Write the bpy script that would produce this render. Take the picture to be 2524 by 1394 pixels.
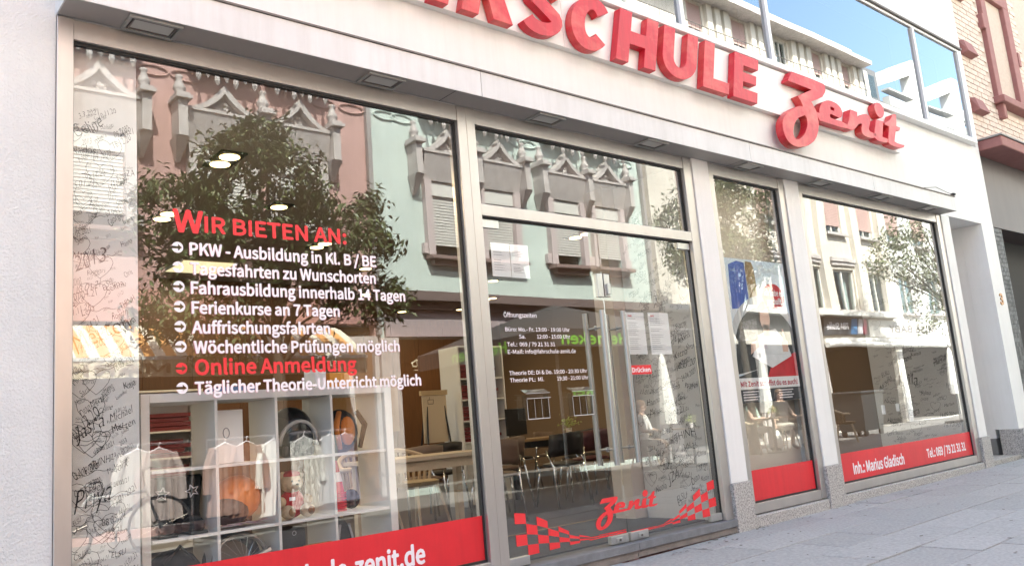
import bpy, bmesh, math, random
from mathutils import Vector, Matrix
random.seed(7)
SC = bpy.context.scene
COL = SC.collection
for _o in list(bpy.data.objects):
    bpy.data.objects.remove(_o)
R = math.radians

# ------------------------------------------------------------------ camera
cam_d = bpy.data.cameras.new('camera')
cam_d.sensor_fit = 'HORIZONTAL'; cam_d.sensor_width = 36.0
cam_d.lens = 36.0 * 2059.97 / 2524.0
cam_d.clip_start = 0.05; cam_d.clip_end = 400.0
cam = bpy.data.objects.new('camera', cam_d); COL.objects.link(cam)
right = Vector((0.76152537, -0.64263491, -0.08425837))
up = Vector((-0.04495776, -0.18206291, 0.98225857))
fwd = Vector((0.64657398, 0.74422676, 0.16753695))
cam.matrix_world = Matrix(((right.x, up.x, -fwd.x, 0.0), (right.y, up.y, -fwd.y, -4.4), (right.z, up.z, -fwd.z, 0.92), (0, 0, 0, 1)))
SC.camera = cam

# ------------------------------------------------------------------ light
SUN_EL, SUN_AZ = R(51), R(-20)          # azimuth from +Y, negative = from the left
w = bpy.data.worlds.new("World"); SC.world = w; w.use_nodes = True
nt = w.node_tree; nt.nodes.clear()
sky = nt.nodes.new('ShaderNodeTexSky'); sky.sky_type = 'NISHITA'; sky.sun_disc = False
sky.sun_elevation = SUN_EL; sky.sun_rotation = SUN_AZ; sky.air_density = 1.0; sky.dust_density = 3.0; sky.ozone_density = 1.0
bg = nt.nodes.new('ShaderNodeBackground'); bg.inputs['Strength'].default_value = 0.15
wo = nt.nodes.new('ShaderNodeOutputWorld')
nt.links.new(sky.outputs[0], bg.inputs[0]); nt.links.new(bg.outputs[0], wo.inputs[0])
sun_d = bpy.data.lights.new('sun', 'SUN'); sun_d.energy = 5.0; sun_d.angle = R(0.55); sun_d.color = (1.0, 0.965, 0.91)
sun = bpy.data.objects.new('sun', sun_d); COL.objects.link(sun)
sdir = Vector((math.sin(SUN_AZ) * math.cos(SUN_EL), math.cos(SUN_AZ) * math.cos(SUN_EL), math.sin(SUN_EL)))
sun.rotation_euler = (-sdir).to_track_quat('-Z', 'Y').to_euler(); sun.location = (0, 0, 30)
SC.view_settings.view_transform = 'Standard'; SC.view_settings.look = 'None'
SC.view_settings.gamma = 1.0; SC.view_settings.use_curve_mapping = False
SC.view_settings.exposure = 2.33
SC.view_settings.use_white_balance = True; SC.view_settings.white_balance_temperature = 6580; SC.view_settings.white_balance_tint = 1
SC.render.engine = 'CYCLES'
SC.cycles.max_bounces = 10; SC.cycles.transparent_max_bounces = 24; SC.cycles.glossy_bounces = 4
SC.cycles.diffuse_bounces = 4; SC.cycles.use_denoising = True; SC.cycles.sample_clamp_indirect = 8.0
SC.cycles.caustics_reflective = False; SC.cycles.caustics_refractive = False

# ------------------------------------------------------------------ materials
MATS = {}
def mat(name, col, rough=0.6, metal=0.0, var=0.0, scale=3.0, bump=0.0, bscale=80.0, col2=None, stretch=None, emit=0.0, rnd=0.0, spec=0.5, contrast=None, streak=0.0):
    """plain procedural surface: base colour with noise variation towards col2, bump, per-object variation"""
    if name in MATS: return MATS[name]
    m = bpy.data.materials.new(name); m.use_nodes = True; t = m.node_tree; N = t.nodes; L = t.links
    b = N['Principled BSDF']; b.inputs['Roughness'].default_value = rough; b.inputs['Metallic'].default_value = metal
    b.inputs['Specular IOR Level'].default_value = spec
    c = tuple(col) + (1,)
    b.inputs['Base Color'].default_value = c
    if var or bump or rnd or streak:
        tc = N.new('ShaderNodeTexCoord'); src = tc.outputs['Object']
        if stretch:
            mp = N.new('ShaderNodeMapping'); mp.inputs['Scale'].default_value = stretch; L.new(src, mp.inputs[0]); src = mp.outputs[0]
        out = None
        if var:
            n = N.new('ShaderNodeTexNoise'); n.inputs['Scale'].default_value = scale; n.inputs['Detail'].default_value = 6; n.inputs['Roughness'].default_value = 0.65
            L.new(src, n.inputs['Vector'])
            rp = N.new('ShaderNodeValToRGB')
            lo, hi = contrast or (0.35, 0.68)
            rp.color_ramp.elements[0].position = lo; rp.color_ramp.elements[1].position = hi
            c2 = col2 or tuple(max(0, x * (1 - var)) for x in col)
            rp.color_ramp.elements[0].color = tuple(c2) + (1,); rp.color_ramp.elements[1].color = c
            L.new(n.outputs[0], rp.inputs[0]); out = rp.outputs[0]
        if rnd:
            oi = N.new('ShaderNodeObjectInfo'); hs = N.new('ShaderNodeHueSaturation')
            mr = N.new('ShaderNodeMapRange'); mr.inputs[3].default_value = 1 - rnd; mr.inputs[4].default_value = 1 + rnd
            L.new(oi.outputs['Random'], mr.inputs[0]); L.new(mr.outputs[0], hs.inputs['Value'])
            if out: L.new(out, hs.inputs['Color'])
            else: hs.inputs['Color'].default_value = c
            out = hs.outputs[0]
        if streak:      # rain streaks and dirt running down the face
            mp2 = N.new('ShaderNodeMapping'); mp2.inputs['Scale'].default_value = (9, 9, 0.55); L.new(tc.outputs['Object'], mp2.inputs[0])
            n3 = N.new('ShaderNodeTexNoise'); n3.inputs['Scale'].default_value = 1.6; n3.inputs['Detail'].default_value = 8; n3.inputs['Roughness'].default_value = 0.7; L.new(mp2.outputs[0], n3.inputs['Vector'])
            r3 = N.new('ShaderNodeValToRGB'); r3.color_ramp.elements[0].position = 0.30; r3.color_ramp.elements[1].position = 0.56
            r3.color_ramp.elements[0].color = (1 - streak, 1 - streak * 1.06, 1 - streak * 1.15, 1); L.new(n3.outputs[0], r3.inputs[0])
            mx = N.new('ShaderNodeMix'); mx.data_type = 'RGBA'; mx.blend_type = 'MULTIPLY'; mx.inputs[0].default_value = 1.0
            if out: L.new(out, mx.inputs[6])
            else: mx.inputs[6].default_value = c
            L.new(r3.outputs[0], mx.inputs[7]); out = mx.outputs[2]
        if out: L.new(out, b.inputs['Base Color'])
        if bump:
            n2 = N.new('ShaderNodeTexNoise'); n2.inputs['Scale'].default_value = bscale; n2.inputs['Detail'].default_value = 4
            L.new(tc.outputs['Object'], n2.inputs['Vector'])
            bp = N.new('ShaderNodeBump'); bp.inputs['Strength'].default_value = bump; bp.inputs['Distance'].default_value = 0.01
            L.new(n2.outputs[0], bp.inputs['Height']); L.new(bp.outputs[0], b.inputs['Normal'])
    if emit:
        b.inputs['Emission Color'].default_value = c; b.inputs['Emission Strength'].default_value = emit
    MATS[name] = m
    return m

def glass_mat(name, ior, gain=1.0, tint=(0.93, 0.96, 0.95), wave=0.0, wscale=0.5):
    """pane: mirror by Fresnel on the face the ray enters, clear on the face it leaves"""
    m = bpy.data.materials.new(name); m.use_nodes = True; t = m.node_tree; N = t.nodes; L = t.links; N.clear()
    fr = N.new('ShaderNodeFresnel'); fr.inputs['IOR'].default_value = ior
    ge = N.new('ShaderNodeNewGeometry')
    inv = N.new('ShaderNodeMath'); inv.operation = 'SUBTRACT'; inv.inputs[0].default_value = 1.0; L.new(ge.outputs['Backfacing'], inv.inputs[1])
    mu = N.new('ShaderNodeMath'); mu.operation = 'MULTIPLY'; L.new(fr.outputs[0], mu.inputs[0]); L.new(inv.outputs[0], mu.inputs[1])
    m2 = N.new('ShaderNodeMath'); m2.operation = 'MULTIPLY'; m2.use_clamp = True; m2.inputs[1].default_value = gain; L.new(mu.outputs[0], m2.inputs[0])
    tr = N.new('ShaderNodeBsdfTransparent'); tr.inputs[0].default_value = tuple(tint) + (1,)
    gl = N.new('ShaderNodeBsdfGlossy'); gl.inputs['Roughness'].default_value = 0.0
    if wave:
        tc = N.new('ShaderNodeTexCoord'); n = N.new('ShaderNodeTexNoise'); n.inputs['Scale'].default_value = wscale; n.inputs['Detail'].default_value = 1
        L.new(tc.outputs['Object'], n.inputs['Vector'])
        bp = N.new('ShaderNodeBump'); bp.inputs['Strength'].default_value = 1.0; bp.inputs['Distance'].default_value = wave
        L.new(n.outputs[0], bp.inputs['Height']); L.new(bp.outputs[0], gl.inputs['Normal'])
    mx = N.new('ShaderNodeMixShader'); L.new(m2.outputs[0], mx.inputs[0]); L.new(tr.outputs[0], mx.inputs[1]); L.new(gl.outputs[0], mx.inputs[2])
    o = N.new('ShaderNodeOutputMaterial'); L.new(mx.outputs[0], o.inputs[0])
    MATS[name] = m
    return m

GLASS = glass_mat('shop_glass', 1.75, 2.2, tint=(0.985, 0.99, 0.985), wave=0.0018, wscale=0.9)
BAYGLASS = glass_mat('coated_glass', 2.6, 2.3, tint=(0.5, 0.55, 0.58), wave=0.004, wscale=0.45)
OPPGLASS = glass_mat('window_glass', 1.7, 1.0, tint=(0.8, 0.85, 0.85))
PLAST = glass_mat('clear_plastic', 1.7, 1.6, tint=(0.86, 0.86, 0.86))

WHITE = mat('white_render', (0.80, 0.785, 0.775), 0.8, var=0.06, scale=1.3, bump=0.15, bscale=160, streak=.045)
PLASTER = mat('rough_plaster', (0.69, 0.695, 0.69), 0.9, var=0.09, scale=2.0, bump=0.7, bscale=90, streak=.03)
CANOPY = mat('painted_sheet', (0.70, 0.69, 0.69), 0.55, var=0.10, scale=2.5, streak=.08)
FLASH = mat('zinc_flashing', (0.16, 0.14, 0.13), 0.6, 0.3)
ALU = mat('champagne_aluminium', (0.55, 0.51, 0.485), 0.38, 0.75, var=0.12, scale=4, stretch=(1, 1, 0.25))
STEEL = mat('brushed_steel', (0.55, 0.54, 0.53), 0.33, 0.85, var=0.1, scale=30, stretch=(1, 1, 0.05))
HANDM = mat('dull_steel_bar', (0.33, 0.33, 0.33), 0.38, 0.8)
GASKET = mat('black_gasket', (0.02, 0.02, 0.02), 0.6)
GRANITE = mat('speckled_granite', (0.56, 0.525, 0.50), 0.75, var=0.5, scale=75, col2=(0.21, 0.20, 0.195), bump=0.15, bscale=200, contrast=(0.38, 0.6))
STEPM = mat('dark_step_stone', (0.20, 0.205, 0.22), 0.7, var=0.25, scale=12, bump=0.2)
STEP2 = mat('weathered_step_base', (0.25, 0.22, 0.205), 0.85, var=0.3, scale=9, bump=0.4)
RED = mat('red_vinyl', (0.74, 0.020, 0.032), 0.40, var=0.12, scale=2.2, streak=.10, bump=.06, bscale=9)
REDL = mat('faded_red_letter', (0.56, 0.013, 0.033), 0.42, var=0.6, scale=1.7, col2=(0.68, 0.12, 0.105), stretch=(1.2, 1, 1.8), contrast=(0.32, 0.52), streak=.22)
VWHITE = mat('white_vinyl', (0.85, 0.80, 0.84), 0.5)
VRED = mat('red_letter_vinyl', (0.78, 0.03, 0.04), 0.5)
INK = mat('marker_ink', (0.025, 0.025, 0.028), 0.6)
SIGW = mat('signature_wall_paint', (0.70, 0.70, 0.69), 0.7, var=0.08, scale=3)
PAVE = mat('granite_slab', (0.45, 0.44, 0.435), 0.85, var=0.30, scale=42, bump=0.35, bscale=120, rnd=0.07)
STREET = mat('street_paving', (0.22, 0.21, 0.205), 0.9, var=0.35, scale=4, bump=0.4, bscale=60)
JOINT = mat('sandy_joint', (0.07, 0.065, 0.06), 0.95, var=0.3, scale=30)
BRICK = mat('yellow_brick', (0.70, 0.555, 0.48), 0.85, var=0.10, scale=10, bump=0.2, rnd=0.05)
MORTAR = mat('pale_mortar', (0.60, 0.48, 0.41), 0.95, var=0.15, scale=20)
SAND = mat('red_sandstone', (0.33, 0.145, 0.135), 0.75, var=0.15, scale=8, bump=0.15)
BROWN = mat('brown_fascia', (0.085, 0.06, 0.058), 0.5, var=0.2, scale=1.5, stretch=(3, 1, 0.5))
MOSAIC = mat('dark_mosaic', (0.075, 0.075, 0.08), 0.55, rnd=0.7)
BLACK = mat('black_plastic', (0.015, 0.015, 0.017), 0.45)
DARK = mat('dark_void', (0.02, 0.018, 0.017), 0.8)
SHW = mat('white_shelf_board', (0.74, 0.72, 0.70), 0.5, var=0.03)
PAPER = mat('white_paper', (0.88, 0.88, 0.89), 0.7)
GREYPRINT = mat('grey_print', (0.35, 0.35, 0.38), 0.7)
WOODP = mat('warm_wood_panel', (0.155, 0.066, 0.024), 0.5, var=0.3, scale=4, stretch=(6, 6, 0.7), rnd=0.1)
FLOORM = mat('dark_floor', (0.035, 0.029, 0.026), 0.32, var=0.4, scale=3, stretch=(6, 1, 1))
MATM = mat('grey_door_mat', (0.055, 0.058, 0.06), 0.95, bump=0.5, bscale=200)
CEIL = mat('beige_ceiling', (0.44, 0.37, 0.32), 0.9)
CHROME = mat('chrome_tube', (0.75, 0.74, 0.73), 0.12, 1.0)
LAMP = mat('lit_lamp_disc', (1.0, 0.70, 0.33), 0.5, emit=1.6)
LPANEL = mat('lit_light_panel', (1.0, 0.83, 0.52), 0.5, emit=0.25)

# ------------------------------------------------------------------ mesh helpers
class MB:
    def __init__(s): s.v = []; s.f = []; s.mi = []; s.m = 0
    def face(s, pts):
        b = len(s.v); s.v += [tuple(p) for p in pts]; s.f.append(tuple(range(b, b + len(pts)))); s.mi.append(s.m)
    def box(s, x0, x1, y0, y1, z0, z1):
        b = len(s.v)
        s.v += [(x0, y0, z0), (x1, y0, z0), (x1, y1, z0), (x0, y1, z0), (x0, y0, z1), (x1, y0, z1), (x1, y1, z1), (x0, y1, z1)]
        for q in ((0, 3, 2, 1), (4, 5, 6, 7), (0, 1, 5, 4), (1, 2, 6, 5), (2, 3, 7, 6), (3, 0, 4, 7)):
            s.f.append(tuple(b + i for i in q)); s.mi.append(s.m)
        return s
    def tube(s, pts, r, n=8, caps=True):
        pts = [Vector(p) for p in pts]; b = len(s.v); rr = r if isinstance(r, (list, tuple)) else [r] * len(pts)
        ref = None
        for i, p in enumerate(pts):
            d = (pts[min(i + 1, len(pts) - 1)] - pts[max(i - 1, 0)]).normalized()
            if ref is None: ref = Vector((0, 0, 1)) if abs(d.z) < 0.9 else Vector((1, 0, 0))
            u = (ref - d * ref.dot(d))
            u = u.normalized() if u.length > 1e-6 else d.orthogonal().normalized()
            ref = u; v = d.cross(u)
            for k in range(n):
                a = 2 * math.pi * k / n
                s.v.append(tuple(p + (u * math.cos(a) + v * math.sin(a)) * rr[i]))
        for i in range(len(pts) - 1):
            for k in range(n):
                a = b + i * n + k; c = b + i * n + (k + 1) % n
                s.f.append((a, c, c + n, a + n)); s.mi.append(s.m)
        if caps:
            s.f.append(tuple(b + k for k in reversed(range(n)))); s.mi.append(s.m)
            e = b + (len(pts) - 1) * n
            s.f.append(tuple(e + k for k in range(n))); s.mi.append(s.m)
        return s
    def lathe(s, prof, cx=0, cy=0, cz=0, n=16, sx=1.0, sy=1.0):
        b = len(s.v)
        for r, z in prof:
            for k in range(n):
                a = 2 * math.pi * k / n
                s.v.append((cx + r * math.cos(a) * sx, cy + r * math.sin(a) * sy, cz + z))
        for i in range(len(prof) - 1):
            for k in range(n):
                a = b + i * n + k; c = b + i * n + (k + 1) % n
                s.f.append((a, c, c + n, a + n)); s.mi.append(s.m)
        s.f.append(tuple(b + k for k in reversed(range(n)))); s.mi.append(s.m)
        e = b + (len(prof) - 1) * n; s.f.append(tuple(e + k for k in range(n))); s.mi.append(s.m)
        return s
    def ball(s, c, r, n=14, m=8):
        rx, ry, rz = r if isinstance(r, tuple) else (r, r, r)
        prof = [(math.sin(math.pi * (i + 0.02) / (m + 0.04)), -math.cos(math.pi * (i + 0.02) / (m + 0.04)) * rz) for i in range(m + 1)]
        return s.lathe(prof, c[0], c[1], c[2], n, rx, ry)
    def prism(s, poly, y0, y1, holes=None):
        """polygon in x,z (counter-clockwise seen from -y) extruded from y0 to y1"""
        from mathutils.geometry import tessellate_polygon
        rings = [poly] + (holes or [])
        tri = tessellate_polygon([[Vector((p[0], p[1], 0)) for p in r] for r in rings])
        flat = [p for r in rings for p in r]; b = len(s.v); n = len(flat)
        s.v += [(p[0], y0, p[1]) for p in flat] + [(p[0], y1, p[1]) for p in flat]
        for t in tri:
            a, c, d = t
            ar = (flat[c][0] - flat[a][0]) * (flat[d][1] - flat[a][1]) - (flat[c][1] - flat[a][1]) * (flat[d][0] - flat[a][0])
            if ar < 0: c, d = d, c
            lo = y0 < y1
            s.f.append((b + a, b + c, b + d) if lo else (b + a, b + d, b + c)); s.mi.append(s.m)
            s.f.append((b + n + a, b + n + d, b + n + c) if lo else (b + n + a, b + n + c, b + n + d)); s.mi.append(s.m)
        o = 0
        for r in rings:
            k = len(r)
            for i in range(k):
                j = (i + 1) % k
                s.f.append((b + o + i, b + n + o + i, b + n + o + j, b + o + j)); s.mi.append(s.m)
            o += k
        return s
    def xform(s, M, start=0):
        for i in range(start, len(s.v)): s.v[i] = tuple(M @ Vector(s.v[i]))
        return s
    def build(s, name, m, parent=None, smooth=False, recalc=False, bevel=0.0):
        me = bpy.data.meshes.new(name); me.from_pydata(s.v, [], s.f)
        ms = m if isinstance(m, (list, tuple)) else [m]
        for q in ms: me.materials.append(q)
        if len(ms) > 1: me.polygons.foreach_set('material_index', s.mi)
        if smooth:
            b = bmesh.new(); b.from_mesh(me); bmesh.ops.remove_doubles(b, verts=b.verts, dist=0.0002); b.to_mesh(me); b.free()
        if recalc:
            b = bmesh.new(); b.from_mesh(me); bmesh.ops.recalc_face_normals(b, faces=b.faces); b.to_mesh(me); b.free()
        if smooth: me.polygons.foreach_set('use_smooth', [True] * len(me.polygons))
        me.update()
        o = bpy.data.objects.new(name, me); COL.objects.link(o)
        if parent: o.parent = parent
        if bevel:
            md = o.modifiers.new('edge', 'BEVEL'); md.width = bevel; md.segments = 2; md.limit_method = 'ANGLE'
        return o

def B(name, m, parent, *boxes, **k):
    mb = MB()
    for b in boxes: mb.box(*b)
    return mb.build(name, m, parent, **k)
def tag(o, label=None, cat=None, group=None, kind=None):
    if label: o['label'] = label
    if cat: o['category'] = cat
    if group: o['group'] = group
    if kind: o['kind'] = kind
    return o
def thing(name, label, cat, loc=(0, 0, 0), group=None):
    o = bpy.data.objects.new(name, None); COL.objects.link(o); o.location = loc; o.empty_display_size = 0.1
    return tag(o, label, cat, group)
def structure(o): o['kind'] = 'structure'; return o
def dup(o, parent=None):
    c = o.copy(); COL.objects.link(c)
    if parent is not None: c.parent = parent
    for ch in list(o.children): dup(ch, c)
    return c

# ---- lettering: every string becomes mesh data once, in one evaluation
TXT = {}
import os
FONT = None
try:      # Blender's own interface font, where this Blender has it; else the built-in one
    FONT = bpy.data.fonts.load(os.path.join(bpy.utils.system_resource('DATAFILES'), 'fonts', 'Noto Sans CJK Regular.woff2'))
except Exception:
    FONT = None
def texts(specs):
    tmp = []
    for key, (body, bold, shear) in specs.items():
        c = bpy.data.curves.new('lettering', 'FONT'); c.body = body; c.resolution_u = 3; c.offset = bold; c.shear = shear; c.fill_mode = 'FRONT'
        if FONT and not key.startswith('sig '): c.font = FONT
        o = bpy.data.objects.new('lettering', c); COL.objects.link(o); tmp.append((key, o, c))
    bpy.context.view_layer.update(); dg = bpy.context.evaluated_depsgraph_get()
    for key, o, c in tmp:
        me = bpy.data.meshes.new_from_object(o.evaluated_get(dg))
        TXT[key] = ([tuple(v.co[:2]) for v in me.vertices], [tuple(p.vertices) for p in me.polygons])
        bpy.data.meshes.remove(me); bpy.data.objects.remove(o); bpy.data.curves.remove(c)
CAP = {}
def put_text(mb, key, fn, h=1.0, width=None, bold=0.05):
    """map the string's local (u,v), scaled to cap height h and total width, through fn(u,v)->xyz; bold letters are struck several times, each a hair in front of the last"""
    vs, fs = TXT[key]
    if not vs: return
    sig = key.startswith('sig ')
    x0 = min(v[0] for v in vs); x1 = max(v[0] for v in vs); sv = h / CAP[sig]; d = 0 if sig else bold * h
    su = (width - 2 * d) / (x1 - x0) if width else sv
    base = Vector(fn(0, 0)); nrm = (Vector(fn(1, 0)) - base).cross(Vector(fn(0, 1)) - base).normalized()
    for k, (du, dv) in enumerate([(0, 0)] if sig or not bold else [(math.cos(q * math.pi / 4) * d, math.sin(q * math.pi / 4) * d) for q in range(8)]):
        b = len(mb.v)
        mb.v += [tuple(Vector(fn((x - x0) * su + du + d, y * sv + dv)) + nrm * (k * 0.00006)) for x, y in vs]
        for f in fs: mb.f.append(tuple(b + i for i in f)); mb.mi.append(mb.m)
SPEC = {}
BOLD, SEMI = 0.0, 0.0
WINLINES = [('PKW - Ausbildung in Kl. B / BE', 1.577, 2.735, 1.969, .064), ('Tagesfahrten zu Wunschorten', 1.578, 2.725, 1.862, .063),
            ('Fahrausbildung innerhalb 14 Tagen', 1.58, 2.935, 1.757, .063), ('Ferienkurse an 7 Tagen', 1.582, 2.462, 1.650, .062),
            ('Auffrischungsfahrten', 1.582, 2.392, 1.544, .062), ('Wöchentliche Prüfungen möglich', 1.589, 2.87, 1.438, .062),
            ('Online Anmeldung', 1.592, 2.558, 1.324, .077), ('Täglicher Theorie-Unterricht möglich', 1.59, 3.015, 1.222, .062)]
DOORLINES = [('Öffnungszeiten', 3.743, 4.053, 1.671, .031), ('Büro: Mo.- Fr. 13:00 - 19:00 Uhr', 3.747, 4.374, 1.571, .027), ('Sa.', 3.869, 3.93, 1.520, .027), ('12:00 - 15:00 Uhr', 4.04, 4.371, 1.520, .027),
             ('Tel.:', 3.753, 3.845, 1.465, .027), ('069 / 79 21 31 31', 3.868, 4.21, 1.465, .027), ('E-Mail:', 3.753, 3.90, 1.413, .027), ('info@fahrschule-zenit.de', 3.915, 4.416, 1.413, .027),
             ('Theorie DE: Di & Do. 19:00 - 20:30 Uhr', 3.752, 4.515, 1.264, .027), ('Theorie PL:  Mi.', 3.752, 4.07, 1.215, .027), ('19:30 - 21:00 Uhr', 4.20, 4.523, 1.215, .027)]
for s, *_ in WINLINES: SPEC[s] = (s, BOLD, 0)
for s, *_ in DOORLINES: SPEC[s] = (s, SEMI, 0)
for s in ('W', 'IR BIETEN AN:', 'www.fahrschule-zenit.de', 'Inh.: Marius Gladisch', 'Tel.: 069 / 79 21 31 31', 'Drücken', 'Ich habe es', 'geschafft.', 'Mit Zenit schaffst du es auch!',
          'Heineken', 'FIBA Stoffe', 'MISS BABY', 'KINDERKLEIDUNG', 'MODE AM MARKT', '3', 'Zenit', 'MODE'):
    SPEC[s] = (s, BOLD if s not in ('MISS BABY', 'KINDERKLEIDUNG') else 0.0, 0)
SIGS = ['Leila', 'Clara', 'Julida', 'Semila', 'Ketzia', 'Sahib', 'Mohr', 'Sara', 'Irina', 'THINH', 'Melissa', 'Selina', 'Paradam', 'ELSU', 'York', 'Priya', 'Rikka', 'Maqbal', 'Jasra',
        'Naidos', 'Nicola', 'Celine', 'Maria', 'Masin', 'Dean', 'Hanna', 'Levander', 'Roggari', 'JZA', 'Chris', 'Shani', 'Sophia', 'Georgina', 'Merten', 'Michael', 'Tamara', 'Kaja', 'Yusra', 'Noel', 'Adonis',
        '2013', '05.11.20', '15.01.21', '25.02.21', '3.3.2021', '10.11.20', '07.04.21', '08.05.21', '12.01.2021', '4.6.21', '13.01.21', '16.12.20', '25.05', '24.06.2021', '18.05.2021', '09.2020', '2021', '13.9.2020', '1.11.21', '24.8.21']
for s in SIGS: SPEC['sig ' + s] = (s, -0.013, 0.35)
SPEC['cap'] = ('H', 0, 0); SPEC['sig cap'] = ('H', 0, 0)
texts(SPEC)
for _k, _s in (('cap', False), ('sig cap', True)): CAP[_s] = max(v[1] for v in TXT[_k][0])

# ================================================================== GROUND
def gz(x, y): return -0.116 + 0.0045 * (x - 6) + (0.012 * y if y < 0 else 0)
def ground_sheet(name, m, x0, x1, y0, y1, dz):
    mb = MB()
    mb.face([(x0, y0, gz(x0, y0) + dz), (x1, y0, gz(x1, y0) + dz), (x1, y1, gz(x1, y1) + dz), (x0, y1, gz(x0, y1) + dz)])
    return structure(mb.build(name, m))
g = MB()
xs = [-120, -20, 2.4, 16.2, 60, 160]; ys = [-120, -9.0, -3.4, 0.12]
for i in range(5):
    for j in range(3):
        if xs[i] == 2.4 and ys[j] == -3.4: continue
        a = [(xs[i], ys[j]), (xs[i + 1], ys[j]), (xs[i + 1], ys[j + 1]), (xs[i], ys[j + 1])]
        g.face([(p[0], p[1], gz(max(-20, min(60, p[0])), max(-9, p[1]))) for p in a])
street = structure(g.build('street', STREET))
pav = ground_sheet('pavement', JOINT, 2.4, 16.2, -3.4, 0.12, -0.012)
row = 0; y = -0.03
while y > -3.36:
    dy = 0.30 if row == 0 else 0.415
    x = 2.42 - random.random() * 0.5
    while x < 16.1:
        L = random.choice((0.55, 0.7, 0.85, 1.0))
        xa, xb = max(x, 2.42), min(x + L, 16.18); ya, yb = y - dy, y
        ya = max(ya, -3.385)
        if xb - xa > 0.08 and yb - ya > .05:
            mb = MB(); e = 0.0055; dz = random.uniform(-0.004, 0.004); ch = 0.003
            def P(px, py, d): return (px, py, gz(px, py) + d + dz)
            top = [P(xa + e + ch, ya + e + ch, 0), P(xb - e - ch, ya + e + ch, 0), P(xb - e - ch, yb - e - ch, 0), P(xa + e + ch, yb - e - ch, 0)]
            mid = [P(xa + e, ya + e, -ch), P(xb - e, ya + e, -ch), P(xb - e, yb - e, -ch), P(xa + e, yb - e, -ch)]
            bot = [P(q[0], q[1], -0.02) for q in mid]
            mb.v = top + mid + bot; mb.f = [(0, 1, 2, 3)]
            for k in range(4):
                n_ = (k + 1) % 4; mb.f += [(4 + k, 4 + n_, n_, k), (8 + k, 8 + n_, 4 + n_, 4 + k)]
            mb.mi = [0] * len(mb.f)
            mb.build('paving_slab', PAVE, pav)
        x += L
    y -= dy; row += 1
lit = MB()
for _ in range(260):
    x = random.uniform(4, 13); y = -0.04 - abs(random.gauss(0, 0.18)) if random.random() < .6 else random.uniform(-2.4, -.1); s = random.uniform(0.004, 0.016); a = random.uniform(0, 6)
    z = gz(x, y) + 0.003
    lit.face([(x + s * math.cos(a + k * 1.57) * (1.6 if k % 2 else .7), y + s * math.sin(a + k * 1.57), z + random.uniform(0, .005)) for k in range(4)])
for _ in range(70):      # trodden gum and spots
    x = random.uniform(4.6, 13); y = random.uniform(-2.3, -.05); s = random.uniform(.006, .016); z = gz(x, y) + .0052
    lit.face([(x + s * math.cos(k * .785) * random.uniform(.8, 1.2), y + s * math.sin(k * .785), z) for k in range(8)])
tag(lit.build('litter', mat('dry_litter', (0.20, 0.17, 0.14), 0.9, var=.5, scale=3)), 'dry leaf bits, grit and trodden gum scattered over the slabs before the shop', 'litter', kind='stuff')

# ================================================================== SHOP BUILDING
shop = thing('shop_building', 'white rendered shop building with aluminium windows, glass double door and red lettering', 'building', (6, 0, 0))
def sh(o):                     # parent a world-coordinate mesh under the shop
    o.parent = shop; o.matrix_parent_inverse = Matrix.Translation((-6, 0, 0)); return o
def under(root):
    T = Matrix.Translation(-root.location)
    def f(o): o.parent = root; o.matrix_parent_inverse = T; return o
    return f
wall = sh(B('wall', WHITE, None,
    (0.921, 13.148, 0.0, 0.30, 3.50, 4.36), (0.921, 11.541, 0.0, 0.30, 3.157, 3.50), (11.541, 12.72, 0.0, 0.30, 3.176, 3.50), (12.72, 13.148, 0.0, 0.30, 0.3, 3.50),
    (0.921, 13.148, 0.0, 0.30, 6.9, 7.9), (0.921, 13.148, 0.35, .5, 4.36, 6.9), (13.05, 13.148, 0, .30, 4.36, 6.9)))
sh(B('roof', mat('grey_roofing', (0.2, 0.2, 0.2), 0.9), None, (-6, 13.148, -0.12, 12.0, 7.9, 8.1)))  # unseen; building height set by where its shadow ends on the street
for xa, xb in ((6.057, 6.296), (7.567, 7.833), (11.298, 11.541)):
    sh(B('pillar', WHITE, None, (xa, xb, -0.03, 0.25, 0.284, 3.156), bevel=.004))
for xa, xb, yb in ((6.045, 6.312, .25), (7.555, 7.85, .25), (11.286, 11.556, .25), (12.70, 13.16, .25)):
    zt = 0.284 if xa < 12 else 0.30
    sh(B('plinth_stone', GRANITE, None, (xa, xb, -0.055, yb, -0.2, zt), bevel=.006))
for xa, xb in ((6.318, 7.550), (7.856, 11.281)):
    sh(B('plinth_stone', GRANITE, None, (xa, xb, -0.042, 0.15, -0.2, -0.018), bevel=.012))
# step in front of the door
sh(B('door_step', STEPM, None, (3.55, 4.80, -0.055, 0.16, -0.062, -0.004), (4.803, 6.042, -0.055, 0.16, -0.062, -0.004), bevel=.004))
sh(B('step_base', STEP2, None, (3.55, 4.80, -0.034, 0.1, -0.118, -0.066), (4.803, 6.04, -0.036, 0.1, -0.112, -0.066)))
xb = 3.6
while xb < 5.85:
    l = random.uniform(.12, .25); xe = min(xb + l, 5.86)
    sh(B('brick', SAND if random.random() < .75 else STEP2, None, (xb, xe - .012, -0.028 - random.uniform(0, .02), 0.08, -0.2, -0.122 - random.uniform(0, .01)))); xb += l
sh(B('plinth_stone', GRANITE, None, (0.93, 3.545, -0.04, 0.15, -0.2, -0.03), bevel=.01))
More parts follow.
